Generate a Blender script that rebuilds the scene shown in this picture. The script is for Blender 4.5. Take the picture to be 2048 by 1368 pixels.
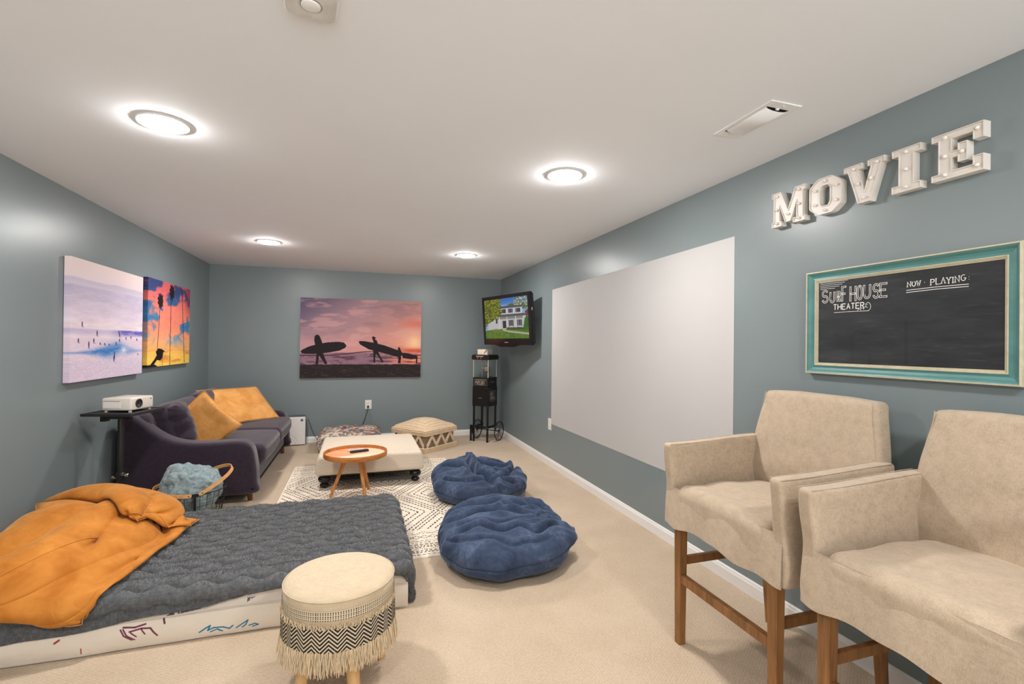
import bpy, math, random
import numpy as np
from math import sin, cos, pi, radians, sqrt
from mathutils import Vector, Matrix

for _o in list(bpy.data.objects):
    bpy.data.objects.remove(_o)
SC = bpy.context.scene
COL = SC.collection
rnd = random.Random(7)

# ---------------------------------------------------------------- camera
XL, XR, YB, YF, HC = -1.897, 2.148, 7.278, -3.0, 2.44
CAMZ = 1.4135
cam_d = bpy.data.cameras.new('camera')
cam_d.sensor_width = 36.0
cam_d.lens = 955.88 / 2048 * 36.0
cam_d.clip_start = 0.02
cam = bpy.data.objects.new('camera', cam_d)
COL.objects.link(cam)
_yaw, _pitch, _roll = 0.3107975, 0.00496134, 0.0107782
_f = Vector((sin(_yaw) * cos(_pitch), cos(_yaw) * cos(_pitch), sin(_pitch)))
_r = Vector((cos(_yaw), -sin(_yaw), 0))
_u = _r.cross(_f)
_r2 = _r * cos(_roll) + _u * sin(_roll)
_u2 = -_r * sin(_roll) + _u * cos(_roll)
cam.matrix_world = Matrix(((_r2.x, _u2.x, -_f.x, 0), (_r2.y, _u2.y, -_f.y, 0), (_r2.z, _u2.z, -_f.z, CAMZ), (0, 0, 0, 1)))
SC.camera = cam

# ---------------------------------------------------------------- world, exposure
w = bpy.data.worlds.new('world'); SC.world = w; w.use_nodes = True
# room open behind the camera; added world fill, brighter below to lift the ceiling
_wt = w.node_tree; _tc = _wt.nodes.new('ShaderNodeTexCoord'); _sx = _wt.nodes.new('ShaderNodeSeparateXYZ'); _rp = _wt.nodes.new('ShaderNodeValToRGB')
_wt.links.new(_tc.outputs['Generated'], _sx.inputs[0]); _ad = _wt.nodes.new('ShaderNodeMath'); _ad.operation = 'MULTIPLY_ADD'; _ad.inputs[1].default_value = 0.5; _ad.inputs[2].default_value = 0.5
_wt.links.new(_sx.outputs['Z'], _ad.inputs[0]); _wt.links.new(_ad.outputs[0], _rp.inputs['Fac'])
_rp.color_ramp.elements[0].position = 0.42; _rp.color_ramp.elements[0].color = (1.0, 1.0, 1.0, 1)
_rp.color_ramp.elements[1].position = 0.55; _rp.color_ramp.elements[1].color = (0.12, 0.12, 0.12, 1)
_wt.links.new(_rp.outputs['Color'], _wt.nodes['Background'].inputs[0])
_wt.nodes['Background'].inputs[1].default_value = 6.2
SC.view_settings.view_transform = 'Standard'
SC.view_settings.look = 'None'
SC.view_settings.gamma = 1
SC.view_settings.use_curve_mapping = False
SC.view_settings.exposure = -0.04
LAMP_COL = (1.0, 0.955, 0.925)
LAMP_POWER = 315.0          # emission strength of each recessed lens
LIGHT_XS = (-0.889, 1.175)
LIGHT_YS = (5.43, 2.65, -0.13)

# ---------------------------------------------------------------- material helpers
def srgb(*c):
    if len(c) == 1 and isinstance(c[0], str):
        h = c[0].lstrip('#'); c = tuple(int(h[i:i + 2], 16) for i in (0, 2, 4))
    out = []
    for v in c:
        v = v / 255.0
        out.append(v / 12.92 if v <= 0.04045 else ((v + 0.055) / 1.055) ** 2.4)
    return tuple(out)

class NT:
    def __init__(s, name):
        s.m = bpy.data.materials.new(name); s.m.use_nodes = True
        s.t = s.m.node_tree; s.b = s.t.nodes['Principled BSDF']
    def n(s, typ, **kw):
        nd = s.t.nodes.new(typ)
        for k, v in kw.items(): setattr(nd, k, v)
        return nd
    def l(s, a, b): s.t.links.new(a, b)
    def coord(s, scale=(1, 1, 1), kind='Object'):
        tc = s.n('ShaderNodeTexCoord'); mp = s.n('ShaderNodeMapping')
        mp.inputs['Scale'].default_value = scale
        s.l(tc.outputs[kind], mp.inputs['Vector']); return mp.outputs['Vector']
    def noise(s, vec, scale, detail=3.0, rough=0.5, dist=0.0):
        nd = s.n('ShaderNodeTexNoise')
        nd.inputs['Scale'].default_value = scale; nd.inputs['Detail'].default_value = detail
        nd.inputs['Roughness'].default_value = rough; nd.inputs['Distortion'].default_value = dist
        s.l(vec, nd.inputs['Vector']); return nd.outputs['Fac']
    def ramp(s, fac, stops):
        nd = s.n('ShaderNodeValToRGB'); el = nd.color_ramp.elements
        while len(el) < len(stops): el.new(0.5)
        for e, (p, c) in zip(el, stops):
            e.position = p; e.color = tuple(c) + (1,) if len(c) == 3 else c
        s.l(fac, nd.inputs['Fac']); return nd.outputs['Color']
    def bump(s, h, strength=0.3, dist=0.01):
        nd = s.n('ShaderNodeBump'); nd.inputs['Strength'].default_value = strength
        nd.inputs['Distance'].default_value = dist
        s.l(h, nd.inputs['Height']); s.l(nd.outputs['Normal'], s.b.inputs['Normal']); return nd
    def math(s, op, a, b=None, clamp=False):
        nd = s.n('ShaderNodeMath', operation=op); nd.use_clamp = clamp
        for i, v in enumerate((a, b)):
            if v is None: continue
            if isinstance(v, (int, float)): nd.inputs[i].default_value = v
            else: s.l(v, nd.inputs[i])
        return nd.outputs[0]

def var(c, k):
    return tuple(min(1, max(0, v * k)) for v in c)

MATS = {}
def mat(name, col, rough=0.6, metal=0.0, vscale=8.0, vamt=0.08, bscale=None, bstr=0.2, bdist=0.003, sheen=0.0,
        spec=None, stretch=(1, 1, 1), detail=4.0, sheen_tint=None, coat=0.0):
    """solid procedural material: noise varied base colour and a noise bump"""
    if name in MATS: return MATS[name]
    k = NT(name); v = k.coord(stretch)
    f = k.noise(v, vscale, detail, 0.55)
    k.l(k.ramp(f, [(0.3, var(col, 1 - vamt)), (0.7, var(col, 1 + vamt))]), k.b.inputs['Base Color'])
    k.b.inputs['Roughness'].default_value = rough; k.b.inputs['Metallic'].default_value = metal
    if spec is not None: k.b.inputs['Specular IOR Level'].default_value = spec
    if sheen:
        k.b.inputs['Sheen Weight'].default_value = sheen; k.b.inputs['Sheen Roughness'].default_value = 0.4
        if sheen_tint: k.b.inputs['Sheen Tint'].default_value = tuple(sheen_tint) + (1,)
    if coat:
        k.b.inputs['Coat Weight'].default_value = coat; k.b.inputs['Coat Roughness'].default_value = 0.1
    if bscale: k.bump(k.noise(v, bscale, 3, 0.6), bstr, bdist)
    MATS[name] = k.m; return k.m

def weave_mat(name, col, col2, rough=0.85, scale=600.0, bstr=0.25, vscale=25, sheen=0.2, vamt=0.07, slub=None):
    """woven cloth: crossed waves for the threads, noise for slubs"""
    if name in MATS: return MATS[name]
    k = NT(name); v = k.coord()
    h = None
    for st in ((1, 1, .06), (1, .06, 1), (.06, 1, 1)):
        q = k.noise(k.coord(st), scale, 2, .6); h = q if h is None else k.math('ADD', h, q)
    f1 = k.noise(v, vscale, 5, 0.6)
    sl = k.coord(slub or (1, 1, 12)); f2 = k.noise(sl, 60, 3, 0.6)
    mixf = k.math('ADD', k.math('MULTIPLY', f1, 0.20), k.math('MULTIPLY', f2, 0.20)); mixf = k.math('ADD', mixf, k.math('MULTIPLY', h, 0.26))
    k.l(k.ramp(mixf, [(0.50, col2), (0.68, col)]), k.b.inputs['Base Color'])
    k.b.inputs['Roughness'].default_value = rough; k.b.inputs['Sheen Weight'].default_value = sheen
    k.b.inputs['Specular IOR Level'].default_value = 0.2
    k.bump(h, bstr, 0.0008)
    MATS[name] = k.m; return k.m

def wood_mat(name, c1, c2, stretch=(1, 1, 0.08), scale=30, rough=0.45, spec=0.4):
    if name in MATS: return MATS[name]
    k = NT(name); v = k.coord(stretch)
    f = k.noise(v, scale, 5, 0.6, 0.6); g = k.noise(v, scale * 5, 3, 0.7)
    q = k.math('ADD', k.math('MULTIPLY', f, 0.7), k.math('MULTIPLY', g, 0.3))
    k.l(k.ramp(q, [(0.35, c1), (0.62, c2)]), k.b.inputs['Base Color'])
    k.b.inputs['Roughness'].default_value = rough; k.b.inputs['Specular IOR Level'].default_value = spec
    k.bump(q, 0.15, 0.001)
    MATS[name] = k.m; return k.m

def paint_mat(name, rough=0.6, emit=0.0, spec=0.3, bscale=None):
    """printed surface: the colour is stored per vertex by the paint functions"""
    k = NT(name); a = k.n('ShaderNodeVertexColor', layer_name='paint')
    k.l(a.outputs['Color'], k.b.inputs['Base Color'])
    k.b.inputs['Roughness'].default_value = rough; k.b.inputs['Specular IOR Level'].default_value = spec
    if emit:
        k.t.links.remove(k.b.inputs['Base Color'].links[0]); k.b.inputs['Base Color'].default_value = (.01, .01, .01, 1)
        k.l(a.outputs['Color'], k.b.inputs['Emission Color']); k.b.inputs['Emission Strength'].default_value = emit
    if bscale: k.bump(k.noise(k.coord(), bscale, 2, 0.5), 0.2, 0.0006)
    return k.m

# ---------------------------------------------------------------- mesh helpers
def mesh_obj(name, verts, faces, m=None, parent=None, smooth=False, mats=None, mi=None):
    me = bpy.data.meshes.new(name)
    verts = np.asarray(verts, dtype=np.float64)
    me.from_pydata([tuple(v) for v in verts], [], [tuple(int(i) for i in f) for f in faces])
    for q in (mats or ([m] if m else [])): me.materials.append(q)
    if mi is not None: me.polygons.foreach_set('material_index', np.asarray(mi, dtype=np.int32))
    if smooth: me.polygons.foreach_set('use_smooth', [True] * len(me.polygons))
    me.update()
    o = bpy.data.objects.new(name, me); COL.objects.link(o)
    if parent: o.parent = parent
    return o

class MB:
    """collects shapes and links them as one mesh object"""
    def __init__(s): s.v = []; s.f = []; s.mi = []; s.M = Matrix.Identity(4)
    def add(s, vs, fs, mi=0):
        b = len(s.v); s.v += [tuple(s.M @ Vector(v)) for v in vs]
        s.f += [tuple(b + i for i in f) for f in fs]; s.mi += [mi] * len(fs); return s
    def box(s, lo, hi, bev=0.0, mi=0, seg=2):
        lo = list(lo); hi = list(hi)
        c = [(a + b) / 2 for a, b in zip(lo, hi)]; h = [abs(b - a) / 2 for a, b in zip(lo, hi)]
        bev = min(bev, min(h) * 0.98)
        if bev <= 0:
            vs = [(c[0] + sx * h[0], c[1] + sy * h[1], c[2] + sz * h[2]) for sz in (-1, 1) for sy in (-1, 1) for sx in (-1, 1)]
            return s.add(vs, [(0, 2, 3, 1), (4, 5, 7, 6), (0, 1, 5, 4), (2, 6, 7, 3), (0, 4, 6, 2), (1, 3, 7, 5)], mi)
        # rounded box: warped cube sphere
        n = seg
        pts = {}; vs = []; fs = []
        t = [-1.0] + [None] * 0
        # per axis coordinates: bevel zone with n steps on each side
        def axis(hh):
            a = [-(hh - bev) - bev * cos(pi / 2 * i / n) for i in range(n + 1)]
            return a + [-q for q in reversed(a)]
        A = [axis(hh) for hh in h]; N = 2 * (n + 1)
        idx = {}
        def vid(i, j, k2):
            key = (i, j, k2)
            if key in idx: return idx[key]
            p = []
            inner = [hh - bev for hh in h]
            q = [A[0][i], A[1][j], A[2][k2]]
            d = [0, 0, 0]; cl = [0, 0, 0]
            for ax in range(3):
                cl[ax] = max(-inner[ax], min(inner[ax], q[ax])); d[ax] = q[ax] - cl[ax]
            L = sqrt(sum(x * x for x in d))
            if L > 1e-12: d = [x / L * bev for x in d]
            idx[key] = len(vs); vs.append((c[0] + cl[0] + d[0], c[1] + cl[1] + d[1], c[2] + cl[2] + d[2])); return idx[key]
        R = range(N - 1); e = N - 1
        for a in R:
            for b in R:
                fs.append((vid(a, b, 0), vid(a, b + 1, 0), vid(a + 1, b + 1, 0), vid(a + 1, b, 0)))
                fs.append((vid(a, b, e), vid(a + 1, b, e), vid(a + 1, b + 1, e), vid(a, b + 1, e)))
                fs.append((vid(a, 0, b), vid(a + 1, 0, b), vid(a + 1, 0, b + 1), vid(a, 0, b + 1)))
                fs.append((vid(a, e, b), vid(a, e, b + 1), vid(a + 1, e, b + 1), vid(a + 1, e, b)))
                fs.append((vid(0, a, b), vid(0, a, b + 1), vid(0, a + 1, b + 1), vid(0, a + 1, b)))
                fs.append((vid(e, a, b), vid(e, a + 1, b), vid(e, a + 1, b + 1), vid(e, a, b + 1)))
        return s.add(vs, fs, mi)
    def prism(s, poly, d0, d1, axis='z', mi=0, cap=True):
        """polygon in the two other axes, extruded from d0 to d1 along axis"""
        def put(p, d):
            return {'z': (p[0], p[1], d), 'y': (p[0], d, p[1]), 'x': (d, p[0], p[1])}[axis]
        n = len(poly); vs = [put(p, d0) for p in poly] + [put(p, d1) for p in poly]
        fs = [(i, (i + 1) % n, n + (i + 1) % n, n + i) for i in range(n)]
        if cap: fs += [tuple(range(n))[::-1], tuple(range(n, 2 * n))]
        return s.add(vs, fs, mi)
    def lathe(s, prof, c=(0, 0, 0), n=32, axis='z', mi=0, cap=True):
        vs = []; fs = []
        for r, z in prof:
            for i in range(n):
                a = 2 * pi * i / n; x, y = r * cos(a), r * sin(a)
                p = {'z': (x, y, z), 'y': (x, z, y), 'x': (z, x, y)}[axis]
                vs.append((c[0] + p[0], c[1] + p[1], c[2] + p[2]))
        m = len(prof)
        for j in range(m - 1):
            for i in range(n):
                fs.append((j * n + i, j * n + (i + 1) % n, (j + 1) * n + (i + 1) % n, (j + 1) * n + i))
        if cap: fs += [tuple(range(n))[::-1], tuple(range((m - 1) * n, m * n))]
        return s.add(vs, fs, mi)
    def tube(s, path, r, n=8, mi=0, closed=False, cap=True, flat=None):
        """swept section along a path; r number or list; flat=(a,b) an oval/rect section"""
        P = [Vector(p) for p in path]; m = len(P); vs = []; fs = []
        up = None
        for j in range(m):
            if closed: t = P[(j + 1) % m] - P[j - 1]
            else: t = P[min(j + 1, m - 1)] - P[max(j - 1, 0)]
            t.normalize()
            if up is None:
                up = Vector((0, 0, 1)) if abs(t.z) < 0.9 else Vector((1, 0, 0))
            side = t.cross(up); side.normalize(); up = side.cross(t); up.normalize()
            rr = r[j] if isinstance(r, (list, tuple)) else r
            for i in range(n):
                a = 2 * pi * (i + 0.5) / n
                if flat: q = side * (flat[0] * cos(a)) + up * (flat[1] * sin(a))
                else: q = side * (rr * cos(a)) + up * (rr * sin(a))
                vs.append(tuple(P[j] + q))
        for j in range(m if closed else m - 1):
            k2 = (j + 1) % m
            for i in range(n):
                fs.append((j * n + i, j * n + (i + 1) % n, k2 * n + (i + 1) % n, k2 * n + i))
        if cap and not closed: fs += [tuple(range(n))[::-1], tuple(range((m - 1) * n, m * n))]
        return s.add(vs, fs, mi)
    def build(s, name, m=None, parent=None, smooth=False, mats=None, autosmooth=None):
        o = mesh_obj(name, s.v, s.f, m, parent, smooth, mats, s.mi if mats else None)
        if autosmooth:
            me = o.data
            try: me.set_sharp_from_angle(angle=radians(autosmooth))
            except Exception: pass
        return o

def tag(o, label=None, cat=None, group=None, kind=None):
    if label: o['label'] = label
    if cat: o['category'] = cat
    if group: o['group'] = group
    if kind: o['kind'] = kind
    return o

def thing(name, label, cat, loc=(0, 0, 0), rz=0.0, group=None):
    o = bpy.data.objects.new(name, None); COL.objects.link(o)
    o.empty_display_size = 0.05; o.location = loc; o.rotation_euler = (0, 0, rz)
    return tag(o, label, cat, group)

def copy_tree(o, parent=None):
    c = o.copy(); COL.objects.link(c)
    if parent: c.parent = parent
    for ch in list(o.children): copy_tree(ch, c)
    return c

def grid_faces(nx, ny, off=0, flip=False):
    i, j = np.meshgrid(np.arange(nx - 1), np.arange(ny - 1), indexing='ij')
    a = off + i * ny + j; f = np.stack([a, a + ny, a + ny + 1, a + 1], -1).reshape(-1, 4)
    return f[:, ::-1] if flip else f

def fast_mesh(name, V, F, m=None, parent=None, smooth=True, color=None, mats=None, mi=None):
    """numpy verts and quads/tris -> object; optional per vertex colour 'paint' (linear rgb)"""
    me = bpy.data.meshes.new(name); V = np.ascontiguousarray(V, dtype=np.float32); F = np.ascontiguousarray(F, dtype=np.int32)
    k = F.shape[1]
    me.vertices.add(len(V)); me.vertices.foreach_set('co', V.ravel())
    me.loops.add(F.size); me.loops.foreach_set('vertex_index', F.ravel())
    me.polygons.add(len(F)); me.polygons.foreach_set('loop_start', np.arange(0, F.size, k, dtype=np.int32))
    try: me.polygons.foreach_set('loop_total', np.full(len(F), k, dtype=np.int32))
    except Exception: pass
    for q in (mats or ([m] if m else [])): me.materials.append(q)
    if mi is not None: me.polygons.foreach_set('material_index', np.asarray(mi, dtype=np.int32))
    me.polygons.foreach_set('use_smooth', np.full(len(F), smooth))
    me.update(calc_edges=True); me.validate()
    if color is not None:
        at = me.color_attributes.new('paint', 'FLOAT_COLOR', 'POINT')
        c = np.ones((len(V), 4), dtype=np.float32); c[:, :3] = color
        at.data.foreach_set('color', c.ravel())
    o = bpy.data.objects.new(name, me); COL.objects.link(o)
    if parent: o.parent = parent
    return o

# value noise in numpy
def _hash(ix, iy, seed):
    n = (ix.astype(np.int64) * 374761393 + iy.astype(np.int64) * 668265263 + seed * 1442695041) & 0xffffffff
    n = ((n ^ (n >> 13)) * 1274126177) & 0xffffffff
    return ((n ^ (n >> 16)) & 0xffff) / 65535.0
def vnoise(x, y, seed=0):
    x = np.asarray(x, float); y = np.asarray(y, float)
    ix = np.floor(x); iy = np.floor(y); fx = x - ix; fy = y - iy
    fx = fx * fx * (3 - 2 * fx); fy = fy * fy * (3 - 2 * fy)
    a = _hash(ix, iy, seed); b = _hash(ix + 1, iy, seed); c = _hash(ix, iy + 1, seed); d = _hash(ix + 1, iy + 1, seed)
    return (a * (1 - fx) + b * fx) * (1 - fy) + (c * (1 - fx) + d * fx) * fy
def fbm(x, y, seed=0, oct=4):
    s = 0; a = 0.5; t = 0
    x = np.asarray(x, float) + 0 * np.asarray(y, float); y = np.asarray(y, float) + 0 * x
    for o in range(oct):
        s = s + a * vnoise(x, y, seed + o * 17); t += a; a *= 0.5
        x, y = (x * 0.8 - y * 0.6) * 2.03 + 5.2, (x * 0.6 + y * 0.8) * 2.03 + 1.7
    return s / t
def ss(a, b, x):
    t = np.clip((x - a) / (b - a + 1e-12), 0, 1); return t * t * (3 - 2 * t)
def mixc(a, b, t):
    return np.asarray(a) * (1 - t[..., None]) + np.asarray(b) * t[..., None]
def inpoly(x, y, poly):
    r = np.zeros(x.shape, bool); n = len(poly)
    for i in range(n):
        x0, y0 = poly[i]; x1, y1 = poly[(i + 1) % n]
        if y0 == y1: continue
        c = ((y0 > y) != (y1 > y)) & (x < (x1 - x0) * (y - y0) / (y1 - y0) + x0); r ^= c
    return r
def segdist(x, y, a, b):
    dx, dy = b[0] - a[0], b[1] - a[1]; L = dx * dx + dy * dy + 1e-12
    t = np.clip(((x - a[0]) * dx + (y - a[1]) * dy) / L, 0, 1)
    return np.hypot(x - a[0] - t * dx, y - a[1] - t * dy)

def canvas_face(fn, nu, nv):
    """sample a paint function fn(u, v)->sRGB 0..255 over 0..1 squared (u right, v down); returns u, v, linear colour"""
    u, v = np.meshgrid(np.linspace(0, 1, nu), np.linspace(0, 1, nv), indexing='ij')
    c = np.clip(fn(u, v) / 255.0, 0, 1)
    lin = np.where(c <= 0.04045, c / 12.92, ((c + 0.055) / 1.055) ** 2.4)
    return u.ravel(), v.ravel(), lin.reshape(-1, 3)
# ================================================================ room shell
WALL = mat('wall_paint', (0.198, 0.242, 0.252), rough=0.34, vscale=2, vamt=0.02, bscale=130, bstr=0.10, bdist=0.002, spec=0.5)
WHITE_TRIM = mat('white_trim', (0.80, 0.79, 0.77), rough=0.35, vamt=0.01, bscale=40, bstr=0.03)
CEIL = mat('ceiling_paint', (0.87, 0.90, 0.94), rough=0.85, vscale=1.5, vamt=0.012, bscale=300, bstr=0.06, bdist=0.001)

def carpet_mat():
    k = NT('carpet'); v = k.coord()
    # loops in a small diamond grid
    a = k.n('ShaderNodeTexVoronoi', feature='F1'); a.inputs['Scale'].default_value = 70; a.inputs['Randomness'].default_value = 0.35
    mp = k.n('ShaderNodeMapping'); mp.inputs['Rotation'].default_value = (0, 0, pi / 4); mp.inputs['Scale'].default_value = (1, 1.4, 1)
    k.l(v, mp.inputs['Vector']); k.l(mp.outputs['Vector'], a.inputs['Vector'])
    f1 = k.noise(v, 3, 4, 0.6); f2 = k.noise(v, 260, 2, 0.6)
    q = k.math('ADD', k.math('MULTIPLY', f1, 0.3), k.math('MULTIPLY', f2, 0.35))
    q = k.math('ADD', q, k.math('MULTIPLY', a.outputs['Distance'], 0.35))
    k.l(k.ramp(q, [(0.30, srgb(208, 190, 167)), (0.62, srgb(180, 158, 132))]), k.b.inputs['Base Color'])
    k.b.inputs['Roughness'].default_value = 0.95; k.b.inputs['Specular IOR Level'].default_value = 0.1
    k.b.inputs['Sheen Weight'].default_value = 0.2
    h = k.math('ADD', k.math('MULTIPLY', a.outputs['Distance'], -1.0), k.math('MULTIPLY', f2, 0.4))
    k.bump(h, 0.7, 0.004)
    return k.m
CARPET = carpet_mat()

def struct(name, lo, hi, m, bev=0):
    return tag(MB().box(lo, hi, bev).build(name, m), kind='structure')
T = 0.12
struct('floor', (XL - T, YF - T, -0.1), (XR + T, YB + T, 0), CARPET)
struct('ceiling', (XL - T, YF - T, HC), (XR + T, YB + T, HC + 0.1), CEIL)
struct('wall_left', (XL - T, YF, 0), (XL, YB, HC), WALL)
struct('wall_right', (XR, YF, 0), (XR + T, YB, HC), WALL)
struct('wall_back', (XL - T, YB, 0), (XR + T, YB + T, HC), WALL)

def baseboard(name, p0, p1, nrm):
    prof = [(0, 0), (0.014, 0), (0.014, 0.062), (0.010, 0.070), (0.009, 0.078), (0.004, 0.085), (0, 0.085)]
    vs = []
    for p in (p0, p1):
        for d, z in prof: vs.append((p[0] + nrm[0] * d, p[1] + nrm[1] * d, z))
    n = len(prof); fs = [(i, (i + 1) % n, n + (i + 1) % n, n + i) for i in range(n)] + [tuple(range(n)), tuple(range(n, 2 * n))[::-1]]
    return tag(mesh_obj(name, vs, fs, WHITE_TRIM), kind='structure')
baseboard('baseboard_left', (XL, YF), (XL, YB), (1, 0))
baseboard('baseboard_right', (XR, YF), (XR, YB), (-1, 0))
baseboard('baseboard_back', (XL, YB), (XR, YB), (0, -1))

# ================================================================ recessed ceiling lights
def lamp_mat():
    k = NT('lamp_lens')
    k.b.inputs['Base Color'].default_value = (0.9, 0.9, 0.9, 1)
    k.b.inputs['Emission Color'].default_value = LAMP_COL + (1,)
    k.b.inputs['Emission Strength'].default_value = LAMP_POWER
    return k.m
LENS = lamp_mat()
LTRIM = mat('lamp_trim', (0.82, 0.80, 0.77), rough=0.4, vamt=0.01)
_lab = {(0, 0): 'round recessed ceiling light, far left one above the sofa', (1, 0): 'round recessed ceiling light, far right one nearest the television',
        (0, 1): 'large looking round ceiling light, nearest on the left half of the ceiling', (1, 1): 'round ceiling light in the middle, between the far lights and the air vent',
        (0, 2): 'recessed ceiling light behind the camera on the left', (1, 2): 'recessed ceiling light behind the camera on the right'}
_proto = None
for j, y in enumerate(LIGHT_YS):
    for i, x in enumerate(LIGHT_XS):
        if _proto is None:
            t = thing('ceiling_light', _lab[(i, j)], 'ceiling light', (x, y, HC), 0, 'recessed ceiling lights')
            b = MB(); b.lathe([(0.1005, 0.0), (0.107, -0.0005), (0.108, -0.004), (0.105, -0.007), (0.1015, -0.007), (0.1005, 0.0)], n=48, cap=False)
            b.build('trim_ring', LTRIM, t, smooth=True)
            b = MB(); b.lathe([(0.1010, -0.0030), (0.097, -0.0085), (0.084, -0.0125), (0.07, -0.018), (0.04, -0.023), (0.001, -0.025)], n=48, cap=False)
            b.build('lens', LENS, t, smooth=True)
            _proto = t
        else:
            c = copy_tree(_proto); c.location = (x, y, HC); c['label'] = _lab[(i, j)]

# ================================================================ ceiling vent and detector
VENTW = mat('vent_white', (0.86, 0.86, 0.86), rough=0.55, vamt=0.02)
DARK = mat('duct_dark', (0.012, 0.012, 0.012), rough=0.8, vamt=0.1)
t = thing('air_vent', 'white rectangular air vent in the ceiling above the chalkboard wall', 'air vent', (1.70, 1.725, HC))
b = MB(); W, L = 0.082, 0.172
for (x0, x1, y0, y1) in ((-W, -W + 0.022, -L, L), (W - 0.022, W, -L, L), (-W + 0.022, W - 0.022, -L, -L + 0.045), (-W + 0.022, W - 0.022, L - 0.045, L)):
    b.box((x0, y0, -0.006), (x1, y1, -0.0002), 0.002)
b.build('frame', VENTW, t)
b = MB(); b.box((-W + 0.02, -L + 0.04, -0.0012), (W - 0.02, L - 0.04, -0.0004)); b.build('duct_opening', DARK, t)
b = MB()
n = 16; vs = []; fs = []
for i in range(n + 1):
    a = pi * (i / n); x = -0.058 * cos(a); z = -0.004 - 0.012 * sin(a)
    vs += [(x, -L + 0.053, z), (x, L - 0.060, z), (x, -L + 0.053, z + 0.002), (x, L - 0.060, z + 0.002)]
for i in range(n):
    q = i * 4; fs += [(q, q + 4, q + 5, q + 1), (q + 2, q + 3, q + 7, q + 6), (q, q + 2, q + 6, q + 4), (q + 1, q + 5, q + 7, q + 3)]
b.add(vs, fs); b.build('damper', VENTW, t, smooth=True)
for yy in (-L + 0.02, L - 0.02):
    MB().lathe([(0.0045, 0), (0.004, -0.003), (0.001, -0.004)], (0, yy, -0.006), 10).build('screw', LTRIM, t)
MB().box((-0.012, -L + 0.042, -0.012), (0.002, -L + 0.05, -0.002), 0.001).build('lever', VENTW, t)

t = thing('smoke_detector', 'square white smoke detector with rounded corners on the ceiling', 'smoke detector', (-0.145, 1.52, HC), radians(6))
PLW = mat('detector_plastic', (0.70, 0.68, 0.65), rough=0.5, vamt=0.01)
def rrect(w, h, r, n=8):
    p = []
    for cx, cy, a0 in ((w - r, h - r, 0), (-w + r, h - r, pi / 2), (-w + r, -h + r, pi), (w - r, -h + r, 1.5 * pi)):
        for i in range(n + 1):
            a = a0 + pi / 2 * i / n; p.append((cx + r * cos(a), cy + r * sin(a)))
    return p
b = MB(); R = 0.078
prof = [(1.0, 0.0), (1.0, -0.012), (0.975, -0.022), (0.90, -0.030), (0.6, -0.034)]
pp = rrect(R, R, 0.026); m_ = len(pp); vs = []; fs = []
for s_, z in prof: vs += [(x * s_, y * s_, z) for x, y in pp]
for j in range(len(prof) - 1):
    for i in range(m_): fs.append((j * m_ + i, j * m_ + (i + 1) % m_, (j + 1) * m_ + (i + 1) % m_, (j + 1) * m_ + i))
fs.append(tuple(range((len(prof) - 1) * m_, len(prof) * m_))); b.add(vs, fs)
for r_ in np.arange(0.033, 0.072, 0.0045):           # fine concentric ribs
    ring = rrect(r_, r_, min(r_ * 0.95, 0.03 + (r_ - 0.033) * 0.1), 6)
    b.tube([(x, y, -0.0338 + 0.0035 * max(0, (r_ - 0.05) / 0.02)) for x, y in ring], 0.0011, 5, closed=True)
b.build('housing', PLW, t, smooth=True)
b = MB(); b.lathe([(0.0275, -0.033), (0.0275, -0.0375), (0.024, -0.0395), (0.001, -0.040)], n=36, cap=False); b.build('centre_button', VENTW, t, smooth=True)
b = MB(); b.lathe([(0.0275, -0.0335), (0.0275, -0.0362), (0.0305, -0.0362), (0.0305, -0.0335)], n=36, cap=False); b.build('light_ring', mat('ring_grey', (0.3, 0.28, 0.27), vamt=0.02), t, smooth=True)

# ================================================================ painted projection screen
SCREENM = mat('screen_paint', (0.50, 0.495, 0.49), rough=0.6, vscale=3, vamt=0.012, bscale=260, bstr=0.05, bdist=0.001)
b = MB(); b.prism([(5.160, 2.055), (5.160, 0.494), (2.325, 0.500), (2.325, 2.078)], XR - 0.0025, XR - 0.0002, 'x')
tag(b.build('projection_screen', SCREENM), 'large white rectangular projection screen painted on the right wall', 'projection screen')

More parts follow.
